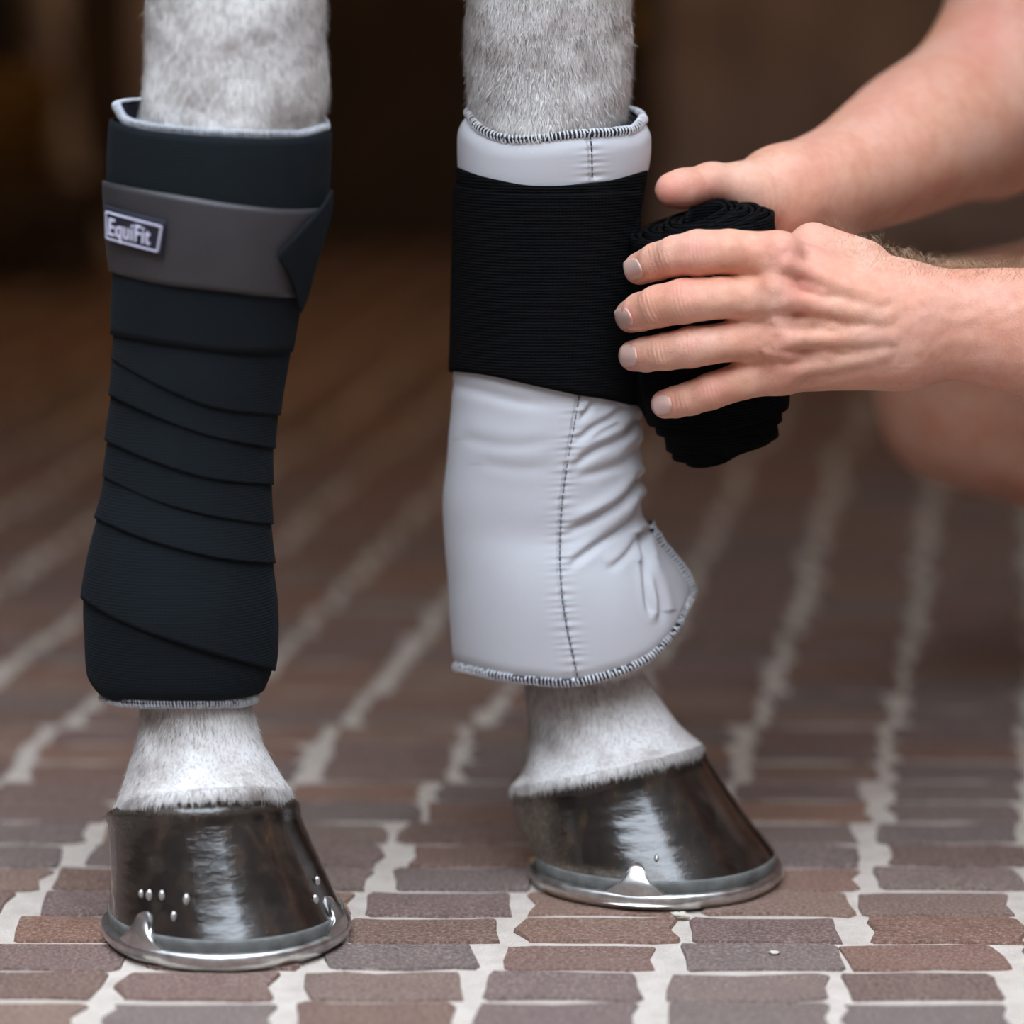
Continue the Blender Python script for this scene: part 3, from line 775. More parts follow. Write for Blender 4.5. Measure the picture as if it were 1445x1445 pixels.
def stitches(name, pts, nrm, parent, length=.0026, gap=.0009, r=.00035):
    d = np.linalg.norm(np.diff(pts, axis=0), axis=1); s = np.concatenate([[0], np.cumsum(d)])
    parts = []; t = 0.0
    while t + length < s[-1]:
        q = np.linspace(t, t + length, 4)
        arc = np.stack([np.interp(q, s, pts[:, k]) for k in range(3)], 1)
        nn = np.stack([np.interp(q, s, nrm[:, k]) for k in range(3)], 1); nn /= np.linalg.norm(nn, axis=1)[:, None]
        arc = arc + nn * (np.array([-.0001, .0003, .0003, -.0001]))[:, None]
        parts.append(tube(arc, r, 5)); t += length + gap
    V, FL = join_parts(parts)
    o = mesh_obj(name, V, quads_or_tris(np.concatenate(FL)), M['thread_dark'], parent); tag(o, kind='stuff'); return o

# ------------------------------------------------------------------ right leg: silver grey padded liner
LN = Wrap([(120, 668, 902), (150, 657, 911), (163, 652, 914), (175, 648, 916), (190, 645.5, 918), (210, 645, 918), (235, 646, 915), (262, 648, 908), (300, 648, 898), (400, 648, 892), (500, 645, 892), (540, 639, 896),
           (570, 637, 902), (600, 634, 905), (650, 631, 904), (700, 627, 908), (745, 627, 911), (775, 628, 937), (805, 630, 961), (845, 632, 978), (880, 635, 984), (920, 639, 986), (950, 643, 988), (985, 652, 980)], YR, 0.72)
liner = empty('leg_liner', (float(P(780, 800, YR)[0]), YR, 0.12))
tag(liner, 'silver grey padded leg liner with a dark centre seam, partly covered by the black bandage', 'leg wrap')
SEAM = np.array([(834, 255), (832, 300), (826, 420), (820, 520), (816, 559), (808, 604), (799, 656), (792, 708), (789, 760), (789, 804), (792, 846), (799, 891), (808, 933), (812, 953), (809, 966)], float)
SEAM_TOP = np.array([(831, 190), (833, 215), (834, 255)], float)
FOLDS = [([(879, 575), (862, 590), (841, 601), (820, 616), (809, 621)], 1.0, 5), ([(899, 592), (884, 612), (862, 625), (841, 634), (823, 647), (807, 665)], 1.6, 6),
         ([(902, 630), (893, 640), (877, 653), (856, 662), (833, 669), (810, 674)], 1.2, 7), ([(902, 676), (885, 700), (865, 717), (838, 732), (818, 742), (798, 753)], 2.2, 6.5),
         ([(906, 707), (896, 730), (877, 746), (849, 765), (818, 788), (800, 803)], 1.8, 6.5), ([(906, 752), (890, 779), (872, 796), (854, 805)], 1.1, 6), ([(841, 563), (830, 578), (818, 592)], 1.0, 4),
         ([(640, 543), (690, 556), (740, 567), (800, 570)], .7, 9), ([(660, 620), (720, 630), (790, 620)], .35, 9), ([(690, 655), (740, 662), (785, 655)], .3, 9), ([(870, 600), (850, 610), (832, 622)], .5, 4),
         ([(908, 752), (910, 792), (915, 846), (919, 871)], 2.2, 5), ([(915, 792), (926, 828), (933, 860), (930, 884)], 1.4, 6)]
def seg_dist(px, py, poly):
    best = np.full(px.shape, 1e9); sd = np.zeros(px.shape); tt = np.zeros(px.shape); n = len(poly) - 1
    for k in range(n):
        ax, ay = poly[k]; bx, by = poly[k + 1]; dx, dy = bx - ax, by - ay; L2 = dx * dx + dy * dy
        t = np.clip(((px - ax) * dx + (py - ay) * dy) / L2, 0, 1)
        qx, qy = px - ax - t * dx, py - ay - t * dy; d = np.hypot(qx, qy)
        m = d < best
        best = np.where(m, d, best); sd = np.where(m, np.sign(qy) * d, sd); tt = np.where(m, (k + t) / n, tt)
    return best, sd, tt
def liner_disp(px, py, frontal):
    h = np.zeros(px.shape)
    for poly, A, w in FOLDS:
        dense = np.array([smooth_interp(np.linspace(0, len(poly) - 1, 24), np.arange(len(poly)), np.array(poly)[:, k]) for k in (0, 1)]).T
        d, sd, t = seg_dist(px, py, dense)
        env = np.clip(np.minimum(t * 12 + .75, (1 - t) * 3.2), 0, 1)**.8
        h += env * A * 0.0013 * (-1.15 * np.exp(-(d / w)**2) + 0.85 * np.exp(-((sd + 1.9 * w) / (1.5 * w))**2) + .25 * np.exp(-((sd - 1.6 * w) / (1.3 * w))**2))
    for seam in (SEAM, SEAM_TOP):
        d, sd, t = seg_dist(px, py, seam)
        sx = px - np.interp(py, seam[:, 1], seam[:, 0])
        puck = np.sin(py * 0.62 + 1.3 * np.sin(py * .11) + .05 * sx) + .7 * np.sin(py * .37 + 1.7)
        h += 0.00030 * puck * np.exp(-(d / 13)**1.5) * np.where(sx > 0, 1.25, .8)
        h += -0.0011 * np.exp(-(d / 2.6)**2)
    return h * frontal
def liner_bottom(th):
    t = np.mod(th, 2 * np.pi)
    fr = LN.edge(t, [(646, 938), (700, 951), (750, 958), (805, 961), (850, 953), (895, 937), (925, 918), (948, 895), (964, 872), (976, 845)])
    return fr
def liner_sheet(off, nu, nv, disp=True):
    th = np.concatenate([np.linspace(-0.62, 0, nu // 10, endpoint=False), np.linspace(0, np.pi, nu), np.linspace(np.pi, 2 * np.pi - .7, nu // 4)[1:]])
    eb = np.where(th < 0, 845, liner_bottom(th))
    bk = np.clip((th - np.pi) / (np.pi - .7), 0, 1); eb = np.where(th > np.pi, 938 - 45 * bk, eb)
    et = LN.edge(th, [(655, 160), (663, 176), (680, 188), (709, 197), (745, 198), (794, 193), (832, 190), (878, 187), (905, 180), (914, 170)])
    et = np.where(th < 0, 170 - 14 * np.sin(np.clip(-th / .62, 0, 1) * 1.57), et); et = np.where(th > np.pi, 160 - 7 * np.sin(bk * 3.1), et)
    rt, rb = LN.row_at(th, et, off), LN.row_at(th, eb, off)
    vv = np.linspace(0, 1, nv)[:, None]; row = rt[None] * (1 - vv) + rb[None] * vv
    T = th[None] + 0 * row
    T = np.where(T < 0, T * np.clip((750 - row) / 14, 0.0, 1), T)      # below the fold the flap ends in a free edge
    inner = np.where(T > np.pi, -0.004 * np.clip((T - np.pi) / 1.5, 0, 1), 0)     # the far end tucks under the near one
    p = LN.pt(T, row, off + inner)
    # padded edges roll inward at the very top and bottom
    h = np.zeros(row.shape)
    if disp:
        px, py = project(p); h = liner_disp(px, py, np.clip(np.sin(T) * 3 + .9, 0, 1))
        h += 0.0004 * wnoise(p * 60, 9)
    roll = -0.0035 * np.clip(1 - vv * 26, 0, 1)**2 - 0.0022 * np.clip(1 - (1 - vv) * 40, 0, 1)**2
    p = LN.pt(T, row, off + inner + h + roll)
    uv = np.stack([T * .05, p[..., 2]], -1)
    return p, uv, th, et, eb, row
p, uv, th, et, eb, rows_ = liner_sheet(0.0, 420, 400)
o = sheet('shell', p, uv, False, M['liner'], liner, 0.0)
p2, uv2, *_ = liner_sheet(-0.007, 90, 60, False)
sheet('lining', p2, uv2, False, M['lining'], liner, 0.0, True)
tN = p[0] - LN.pt(th, LN.row_at(th, et, 0) , -0.012)
nrm_top = np.stack([np.cos(th), -np.sin(th), 0.9 + 0 * th], 1)
overlock('top_edge_binding', p[0] + nrm_top * .0003, nrm_top, liner, r=.0025, pitch=.00215, seed=5, white=.52)
nrm_bot = np.stack([np.cos(th), -np.sin(th), -0.35 + 0 * th], 1)
i0 = int(np.argmin(np.abs(rows_[:, 0] - 747))); jj = np.argmax(th >= 0)
side = p[i0:-3, jj] + np.array([.0012, 0, 0]); nside = np.tile([[.75, -.65, .1]], (len(side), 1))
bp = np.concatenate([side, p[-1, jj:] + np.array([0, 0, -.0012])]); nb2 = np.concatenate([nside, nrm_bot[jj:]])
overlock('bottom_edge_binding', bp, nb2, liner, r=.0026, pitch=.00215, seed=6, white=.52, hang=.30)
for poly in (SEAM[4:], SEAM_TOP):
    q = np.linspace(0, len(poly) - 1, 160); xy = np.stack([smooth_interp(q, np.arange(len(poly)), poly[:, k]) for k in (0, 1)], 1)
    a = LN.img(xy[:, 0], xy[:, 1], -0.0004); nn = a - LN.img(xy[:, 0], xy[:, 1], -0.01)
    stitches('seam_stitching', a, nn, liner)

# ------------------------------------------------------------------ right leg: black bandage being rolled on
bandR = empty('leg_bandage', (float(P(780, 400, YR)[0]), YR, 0.30))
tag(bandR, 'black knitted bandage going round the grey liner, its roll held in the hands', 'bandage')
BW = Wrap([(200, 646, 914), (240, 643, 914), (262, 642.5, 911), (300, 641.5, 905), (400, 639.5, 900), (480, 637.5, 898), (525, 636, 900), (560, 636, 902), (600, 635, 905)], YR, 0.74)
TOP1 = [(644, 236), (672, 247), (700, 254), (735, 261), (775, 263), (820, 260), (865, 254), (912, 240)]
BOT1 = [(637, 524), (670, 527), (700, 532), (735, 540), (775, 549), (816, 558), (855, 564), (901, 575)]
p, uv, c = BW.band(TOP1, BOT1, 0.0, 220, 60, back=(-6, -4), wob=.0003, seed=3)
sheet('wrap_turn', p, uv, c, M['knit'], bandR, 0.0025)
# roll: a wound strip with telescoped ends
rt, rbm = P(994, 318, 1.930), P(1016, 590, 1.930)
axis = rbm - rt; Lr = np.linalg.norm(axis); axis /= Lr
ex = np.array([1, 0, 0]) - axis * axis[0]; ex /= np.linalg.norm(ex); ey = np.cross(axis, ex); ey = ey if ey[1] < 0 else -ey   # ey toward the camera
TURNS = 8.0; nth = 420
def roll_r(th): return 0.0105 + 0.0280 * (th / (2 * np.pi * TURNS))
th = np.linspace(0, 2 * np.pi * TURNS, nth)
rr = roll_r(th); f_ = rr / rr[-1]
PH = np.pi            # the strip leaves the roll on its left side
a_ = PH - (2 * np.pi * TURNS - th)     # angle measured from +ex toward the camera
zt_ = 0.004 + 0.004 * np.sin(a_ * 1.0 + 2.6) + (1 - f_) * 0.010 + 0.0012 * np.sin(th * 1.7) + .003 * np.clip(np.cos(a_), 0, 1)
zt_ = -zt_ + .004
zb_ = Lr + np.clip((1 - f_) / .30, 0, 1)**.9 * 0.0215 - .006 * np.cos(a_) + 0.0016 * np.sin(th * 0.37 + 1) + 0.0008 * np.sin(th * 2.9) - 0.008 * np.clip(-np.cos(a_), 0, 1) * f_
vv = np.linspace(0, 1, 40)[:, None]
def roll_pts(a, r, z, th_):
    wav = .0005 * np.sin(z * 300 + th_) + .0006 * np.sin(a * 3 + z * 60)
    taper = 1 + 0.06 * np.sin(np.clip(z / Lr, 0, 1) * np.pi) - .05 * np.clip(z / Lr - .8, 0, 1)
    return rt + axis * z[..., None] + ex * (((r + wav) * 1.06 * taper) * np.cos(a))[..., None] + ey * (((r + wav) * 0.92 * taper) * np.sin(a))[..., None]
zz = zt_[None] * (1 - vv) + zb_[None] * vv
p = roll_pts(a_[None] + 0 * zz, rr[None] + 0 * zz, zz, th[None] + 0 * zz)
arc = np.concatenate([[0], np.cumsum(np.diff(th) * (rr[1:] + rr[:-1]) / 2)])
roll = sheet('bandage_roll', p, np.stack([arc[None] + 0 * zz, zz], -1), False, M['knit'], bandR, 0.0021)
# second layer of the strip: over the front of the leg, then across to the roll
TOP2 = [(644, 262), (680, 270), (740, 275), (800, 275), (860, 272), (905, 272)]
th2 = np.linspace(np.pi * 1.15, 0.42, 120)
e_t, e_b = BW.edge(th2, TOP2), BW.edge(th2, BOT1)
lift = 0.0012 + 0.0014 * np.clip((np.pi * 1.1 - th2) / 2.0, 0, 1)
rt2, rb2 = BW.row_at(th2, e_t, .002), BW.row_at(th2, e_b, .002)
vv2 = np.linspace(0, 1, 40)[:, None]
row = rt2[None] * (1 - vv2) + rb2[None] * vv2 - 1.5
A = BW.pt(th2[None] + 0 * row, row, lift[None] + 0 * row)
endp = p[:, -1]; endt = p[:, -1] - p[:, -4]; endt /= np.linalg.norm(endt, axis=1)[:, None]
sA = A[:, -1]; tA = A[:, -1] - A[:, -3]; tA /= np.linalg.norm(tA, axis=1)[:, None]
D_ = np.linalg.norm(endp - sA, axis=1)[:, None]
q = np.linspace(0, 1, 26)[1:]
Bz = np.stack([(2*t**3 - 3*t**2 + 1) * sA + (t**3 - 2*t**2 + t) * D_ * tA * 1.0 + (-2*t**3 + 3*t**2) * endp + (t**3 - t**2) * D_ * (-endt) * 1.0 for t in q], 1)
S2 = np.concatenate([A, Bz], 1)
al = np.concatenate([np.zeros((40, 1)), np.cumsum(np.linalg.norm(np.diff(S2, axis=1), axis=2), 1)], 1)
sheet('bandage_strip', S2, np.stack([al, S2[..., 2]], -1), False, M['knit'], bandR, 0.0016, True)

# ------------------------------------------------------------------ left leg: finished charcoal bandage over a grey liner
BL = Wrap([(120, 160, 464), (150, 156, 466), (190, 152, 468), (240, 150, 467), (300, 152, 461), (340, 155, 452), (390, 160, 438), (430, 158, 426), (500, 158, 412), (560, 155, 399), (620, 150, 389), (700, 142, 385), (740, 132, 385),
           (800, 120, 388), (850, 115, 393), (900, 117, 393), (950, 121, 386), (975, 126, 375), (1000, 140, 362), (1020, 150, 355)], YL, 0.80)
linL = empty('leg_liner', (float(P(270, 900, YL)[0]), YL, 0.06))
tag(linL, 'pale grey liner edges peeking out above and below the fully bandaged leg', 'leg wrap')
thl = np.linspace(0, 2 * np.pi, 260)
top_c = [(160, 150), (172, 166), (200, 176), (250, 183), (330, 189), (400, 190), (440, 188), (465, 180)]
et = BL.edge(thl, top_c); t_ = np.clip((2 * np.pi - thl) / np.pi, 0, 1); et = np.where(thl > np.pi, 180 + (150 - 180) * t_**.7 - 16 * np.sin(np.pi * t_)**.8, et)
rw = BL.row_at(thl, et, -.003); pp = BL.pt(thl, rw, -.003)
nrm = np.stack([np.cos(thl), -np.sin(thl), .9 + 0 * thl], 1)
overlock('top_edge_binding', pp, nrm, linL, r=.0018, pitch=.0017, seed=8, white=.85, thread=M['thread_grey'])
vv = np.linspace(0, 1, 12)[:, None]; row = rw[None] * (1 - vv) + 420 * vv
pi_ = BL.pt(thl[None] + 0 * row, row, -.006 + 0 * row)
sheet('lining', pi_, np.stack([thl[None] * .05 + 0 * row, pi_[..., 2]], -1), False, M['lining'], linL, 0.0, True)
bot_c = [(150, 984), (165, 988), (200, 992), (260, 993), (320, 992), (352, 989), (362, 985)]
BB = Wrap([(900, 140, 366), (960, 143, 364), (990, 147, 360), (1030, 150, 357)], YL, 0.80)
eb = BB.edge(thl, bot_c); pb, nb = path_on(BB, thl, eb, 0.0)
nrm = np.stack([np.cos(thl), -np.sin(thl), -.4 + 0 * thl], 1)
overlock('bottom_edge_binding', pb, nrm, linL, r=.0022, pitch=.0017, seed=9, white=.85, thread=M['thread_grey'])

bandL = empty('leg_bandage', (float(P(270, 600, YL)[0]), YL, 0.10))
tag(bandL, 'charcoal stable bandage wound the whole length of the leg with a grey logo strap', 'bandage')
EDGES = [[(152, 168), (168, 172), (200, 181), (250, 188), (330, 194), (400, 195), (440, 193), (468, 185)],
         [(161, 472), (250, 487), (359, 499), (411, 497)], [(163, 506), (228, 541), (298, 572), (394, 587)], [(160, 557), (233, 589), (285, 609), (387, 633)],
         [(152, 620), (224, 650), (307, 675), (385, 684)], [(145, 670), (224, 705), (324, 731), (385, 740)], [(132, 729), (211, 759), (324, 788), (387, 795)],
         [(116, 842), (160, 866), (211, 888), (307, 921), (385, 947)], [(124, 968), (140, 980), (200, 988), (270, 990), (330, 988), (372, 980)]]
nb_ = len(EDGES) - 1
for k in range(nb_):
    up = EDGES[k] if k == 0 else [(x_, y_ - 22) for x_, y_ in EDGES[k]]
    o1 = 0.0004 if k else 0.0010
    # every turn lies over the one beneath it and stands a little proud at its lower edge
    back = (-16 if k == 0 else 0, 0)
    p, uv, c = BL.band(up, EDGES[k + 1], -0.0012 if k else 0.0, 180, 30, back=back, offbot=0.0007 if k < nb_ - 1 else -.001, wob=.00035, seed=20 + k)
    vv = np.linspace(0, 1, 30)[:, None]
    if k == nb_ - 1:      # rounded lower end
        cen = p.mean(1, keepdims=True); rollin = np.clip((vv - .86) / .14, 0, 1)**2 * .055
        p = p + (cen - p) * rollin[..., None] * np.array([1, 1, 0])
    sheet('wrap_turn', p, uv, c, M['knit_soft'], bandL, 0.0015)
# strap, flap and logo patch
def quad_patch(w, poly_top, poly_bot, off, nu=60, nv=16):
    t = np.linspace(0, 1, nu); v_ = np.linspace(0, 1, nv)[:, None]
    a = np.stack([smooth_interp(t, np.linspace(0, 1, len(poly_top)), np.array(poly_top, float)[:, k]) for k in (0, 1)], 1)
    b = np.stack([smooth_interp(t, np.linspace(0, 1, len(poly_bot)), np.array(poly_bot, float)[:, k]) for k in (0, 1)], 1)
    xy = a[None] * (1 - v_[..., None]) + b[None] * v_[..., None]
    p = w.img(xy[..., 0], xy[..., 1], off)
    return p, xy / 2600.0
ST = [(150, 255), (200, 265), (251, 274), (348, 290), (408, 296), (460, 294)]
SB = [(160, 382), (227, 399), (324, 412), (372, 418), (418, 419), (436, 417)]
p, uv, c = BL.band(ST, SB, 0.0021, 180, 16, wob=.0002, seed=31)
strap = sheet('hook_strap', p, uv, c, M['strap'], bandL, 0.0016); tag(strap, 'smooth grey fastening strap')
fp, fuv = quad_patch(BL, [(468, 268), (455, 292), (425, 328), (400, 359), (409, 382), (418, 405), (424, 440)], [(468, 268), (466, 300), (458, 330), (449, 360), (440, 392), (432, 420), (424, 440)], 0.0042, 60, 14)
sheet('bandage_tip', fp, fuv, False, M['knit_soft'], bandL, 0.002, True)
pp, puv = quad_patch(BL, [(151.5, 288), (180, 296), (212, 304), (247, 313)], [(153.5, 338), (180, 346), (212, 356), (240, 364)], 0.0046, 30, 12)
patch = sheet('logo_patch', pp, puv, False, M['patch'], bandL, 0.0012, True); tag(patch, 'black woven patch with white lettering')
bord = []
cor_ = [(157, 299), (240, 320), (234, 355), (157, 336), (157, 299)]
for (xa, ya), (xb_, yb) in zip(cor_[:-1], cor_[1:]):
    n = max(4, int(np.hypot(xb_ - xa, yb - ya) / 4.2))
    for k in range(n):
        t0, t1 = k / n, (k + .72) / n
        q = np.linspace(t0, t1, 3)
        bord.append(tube(BL.img(xa + (xb_ - xa) * q, ya + (yb - ya) * q, .0050), .00058, 6))
V, FL = join_parts(bord)
tag(mesh_obj('patch_border', V, quads_or_tris(np.concatenate(FL)), M['patch_white'], patch), kind='stuff')
cu = bpy.data.curves.new('lettering', 'FONT'); cu.body = 'EquiFit'; cu.offset = 0.006; cu.resolution_u = 4; cu.space_character = 1.06
tmp = bpy.data.objects.new('lettering_tmp', cu); COL.objects.link(tmp)
bpy.context.view_layer.update()
me = bpy.data.meshes.new_from_object(tmp.evaluated_get(bpy.context.evaluated_depsgraph_get()))
bpy.data.objects.remove(tmp)
bmx = bmesh.new(); bmx.from_mesh(me); bmesh.ops.triangulate(bmx, faces=bmx.faces[:]); bmesh.ops.subdivide_edges(bmx, edges=bmx.edges[:], cuts=1); bmx.to_mesh(me); bmx.free()
co = np.array([v_.co[:] for v_ in me.vertices]); xm, xM, yM = co[:, 0].min(), co[:, 0].max(), co[:, 1].max()
u_ = (co[:, 0] - xm) / (xM - xm); w_ = co[:, 1] / yM
ix = 161.5 + 62 * u_ + (1.5) * w_; iy = 331 + 14.5 * u_ - 23.5 * w_
pp = BL.img(ix, iy, .0052)
fa = [tuple(pl.vertices) for pl in me.polygons]
o = mesh_obj('lettering', pp, fa, M['patch_white'], patch, smooth=False); solidify(o, .0006, 1.0)

# ------------------------------------------------------------------ the person winding the bandage
person = empty('person', (0.72, 2.10, 0.0))
tag(person, 'crouching person with bare forearms, both hands holding the black bandage roll', 'person')
K = 1.0 / 2600.0
def chain(fl, pts, k):          # pts: (px, py, Y, radius in px)
    q = [(P(a, b, c), r * K) for a, b, c, r in pts]
    for (a, ra), (b, rb) in zip(q[:-1], q[1:]): fl.cone(a, b, ra, rb, k)
def sweep(fl, pts, flat=None, n=22, k=0.0012):     # smooth limb through (point, radius) stations
    A_ = np.array([list(p_) + [r_0] for p_, r_0 in pts]); m_ = len(A_)
    t = np.linspace(0, m_ - 1, n); B_ = np.stack([smooth_interp(t, np.arange(m_), A_[:, c]) for c in range(4)], 1)
    for a, b in zip(B_[:-1], B_[1:]): fl.cone(a[:3], b[:3], a[3], b[3], k, flat)
LO, HI, RES = (0.045, 1.825, 0.255), (0.345, 2.005, 0.420), 0.00095
fing = Field(LO, HI, RES)
FINGERS = [
    [(1100, 361, 1.870, 32), (1030, 355, 1.866, 31), (985, 357, 1.869, 32.5), (955, 361, 1.875, 29), (928, 369, 1.886, 27), (903, 379, 1.903, 23.5)],
    [(1096, 420, 1.868, 32), (1020, 420, 1.862, 29), (965, 425, 1.865, 31.5), (930, 432, 1.873, 30), (905, 440, 1.886, 27.5), (891, 446, 1.903, 24)],
    [(1100, 478, 1.870, 31), (1030, 482, 1.866, 28), (975, 490, 1.868, 29), (940, 496, 1.875, 26.5), (912, 500, 1.887, 25), (894.5, 502, 1.900, 22.5)],
    [(1104, 526, 1.876, 29), (1050, 536, 1.873, 27), (1003, 552, 1.874, 26), (975, 562, 1.879, 24), (954, 567, 1.884, 22.5), (939, 570, 1.892, 21)]]
for fg in FINGERS: chain(fing, fg, 0.0011)
palm = Field(LO, HI, RES)
MC = [((1100, 362, 1.872, 31), (1268, 428, 1.880, 38)), ((1096, 420, 1.869, 32), (1275, 448, 1.876, 42)), ((1100, 478, 1.872, 31), (1275, 478, 1.878, 42)), ((1106, 522, 1.879, 32), (1268, 503, 1.882, 41))]
for a, b in MC: palm.cone(P(*a[:3]), P(*b[:3]), a[3] * K, b[3] * K, 0.015)
palm.cone(P(1155, 425, 1.888), P(1250, 446, 1.889), 58 * K, 56 * K, 0.012); palm.cone(P(1150, 478, 1.889), P(1250, 474, 1.890), 54 * K, 54 * K, 0.012)
for w in ((1058, 388, 1.872, 20), (1050, 448, 1.871, 20), (1058, 503, 1.875, 18)): palm.cone(P(*w[:3]), P(w[0] + 30, w[1], w[2]), w[3] * K, 24 * K, 0.006)
palm.cone(P(1140, 360, 1.900), P(1262, 418, 1.890), 36 * K, 42 * K, 0.010)           # thumb metacarpal and web
palm.cone(P(1150, 345, 1.906), P(1215, 372, 1.902), 27 * K, 33 * K, 0.008)
arm = Field(LO, HI, RES)
sweep(arm, [(P(1225, 450, 1.884), 62 * K), (P(1290, 457, 1.885), 76 * K), (P(1370, 459, 1.887), 81 * K), (P(1450, 468, 1.889), 91 * K), (P(1570, 482, 1.892), 104 * K)], flat=((0, 1, 0), 0.76), n=70, k=0.0)
palm.merge(arm, 0.016)
thb = [(1150, 352, 1.912, 30), (1122, 362, 1.950, 27), (1094, 380, 1.978, 22)]
chain(palm, thb, 0.004)
for a, b, r in (((1100, 352, 1.858), (1095, 362, 1.857), 20), ((1096, 414, 1.855), (1092, 422, 1.855), 20), ((1102, 476, 1.858), (1098, 482, 1.858), 18), ((1106, 524, 1.865), (1102, 528, 1.866), 17)):
    palm.cone(P(*a), P(*b), r * K, r * K, 0.009)
palm.merge(fing, 0.0065)
def surf_cord(path, r, k, lift=0.0):      # vein or tendon lying just under the skin of the back of the hand
    f = palm.f; ax = [palm.lo[d] + RES * np.arange(palm.n[d]) for d in range(3)]
    pts = []
    for px, py in path:
        Y = 1.84
        while Y < 1.93:
            p_ = P(px, py, Y); i = np.round((p_ - palm.lo) / RES).astype(int)
            if np.all(i >= 0) and np.all(i < palm.n) and f[tuple(i)] < 0: break
            Y += 0.0007
        pts.append(P(px, py, Y + r * .95 - lift))
    return pts, r, k
cords = [surf_cord([(1110, 372), (1170, 398), (1240, 425)], .0022, .006), surf_cord([(1110, 424), (1180, 436), (1250, 448)], .0022, .006), surf_cord([(1115, 480), (1180, 478), (1255, 474)], .0022, .006), surf_cord([(1120, 522), (1180, 512), (1250, 498)], .0022, .005),
         surf_cord([(1095, 452), (1125, 456), (1150, 455), (1175, 462), (1200, 470), (1225, 466)], .0019, .003), surf_cord([(1085, 497), (1110, 501), (1140, 503), (1165, 500), (1200, 508)], .0019, .003), surf_cord([(1150, 462), (1165, 480), (1190, 492)], .0016, .003), surf_cord([(1130, 400), (1160, 412), (1200, 408), (1235, 415)], .0016, .003)]
for pts, r, k in cords:
    for a, b in zip(pts[:-1], pts[1:]): palm.cone(a, b, r, r, k)
hv, hf = palm.mesh(1)
hv = hv + 0.00022 * wnoise(hv * 420, 5)[:, None] * np.array([0, 1, 0])
# rear hand and forearm
RES2 = 0.0016
rear = Field((0.062, 1.915, 0.265), (0.47, 2.30, 0.66), RES2)
rf = Field((0.062, 1.915, 0.265), (0.47, 2.30, 0.66), RES2)
K2 = 1.0 / 2480.0
def ch2(fl, pts, k):
    q = [(P(a, b, c), r * K2) for a, b, c, r in pts]
    for (a, ra), (b, rb) in zip(q[:-1], q[1:]): fl.cone(a, b, ra, rb, k)
ch2(rf, [(949, 268, 1.940, 25.5), (966, 266, 1.942, 27), (988, 261, 1.948, 24), (1004, 257, 1.952, 27), (1040, 265, 1.960, 34), (1075, 275, 1.968, 41)], 0.003)
for i, (y, yy) in enumerate(((335, 340), (380, 392), (425, 440), (468, 480))):
    ch2(rf, [(1070 + 4 * i, y, 2.004, 26), (1020, yy, 2.006, 23), (975, yy + 6, 1.994, 20), (950, yy + 8, 1.978, 17)], 0.003)
ch2(rear, [(1060, 276, 1.966, 40), (1120, 280, 1.984, 52)], 0.012)
ch2(rear, [(1072, 340, 2.002, 30), (1135, 290, 1.998, 48)], 0.012); ch2(rear, [(1078, 400, 2.006, 30), (1140, 300, 2.0, 46)], 0.012); ch2(rear, [(1086, 460, 2.004, 28), (1140, 310, 2.0, 44)], 0.012)
arm2 = Field((0.062, 1.915, 0.265), (0.47, 2.30, 0.66), RES2)
sweep(arm2, [(P(1105, 274, 1.982), .0290), (P(1150, 264, 2.000), .0300), (P(1210, 243, 2.035), .0350), (P(1290, 200, 2.090), .0445), (P(1380, 145, 2.155), .0500), (P(1440, 40, 2.185), .0500), (P(1475, -130, 2.19), .0500)], n=90, k=0.0)
rear.merge(arm2, 0.014)
rear.ell(P(1400, 200, 2.16), (.035, .03, .03), .02)
rear.merge(rf, 0.007)
rear.cone(P(1150, 268, 1.962), P(1290, 205, 2.045), 0.0022, 0.0022, 0.005); rear.cone(P(1150, 290, 1.962), P(1300, 250, 2.055), 0.0020, 0.0020, 0.005)
rv, rfaces = rear.mesh(9)
# rest of the body, outside the picture apart from the bent leg
bd = Field((0.20, 1.55, 0.0), (1.08, 2.55, 1.12), 0.008)
bd.cone(P(1500, 474, 1.890), (0.50, 1.885, 0.345), 0.0365, 0.049, 0.01, flat=((0, 1, 0), 0.82)); bd.cone((0.50, 1.885, 0.345), (0.60, 1.84, 0.70), 0.046, 0.056, 0.02)
bd.cone(P(1462, -100, 2.19), (0.50, 2.20, 0.72), 0.048, 0.056, 0.02)
bd.cone((0.55, 2.02, 0.74), (0.50, 2.02, 0.86), 0.060, 0.056, 0.03)
hc = np.array((0.46, 2.02, 0.965)); bd.ell(hc, (0.098, 0.078, 0.118), 0.03); bd.cone(hc + (-.085, 0, -.01), hc + (-.112, 0, -.035), 0.010, 0.016, 0.012)
bd.ell(hc + (-.06, 0, -.085), (.045, .045, .04), .03); bd.ell(hc + (-.085, 0, -.066), (.016, .026, .008), .008)
for sg in (1, -1): bd.ell(hc + (.01, sg * .080, -.01), (.02, .012, .032), .008); bd.ell(hc + (-.086, sg * .034, .006), (.012, .016, .010), .004)
bd.cone((0.314, 2.345, 0.254), (0.44, 2.32, 0.268), 0.066, 0.082, 0.012); bd.cone((0.44, 2.32, 0.268), (0.80, 2.17, 0.30), 0.082, 0.095, 0.01)
bd.cone((0.306, 2.345, 0.220), (0.375, 2.355, 0.190), 0.058, 0.048, 0.010); bd.cone((0.375, 2.355, 0.190), (0.48, 2.36, 0.150), 0.049, 0.056, 0.006); bd.cone((0.48, 2.36, 0.150), (0.70, 2.36, 0.095), 0.056, 0.036, 0.006)
bd.cone((0.70, 2.36, 0.095), (0.60, 2.36, 0.045), 0.036, 0.030, 0.02)
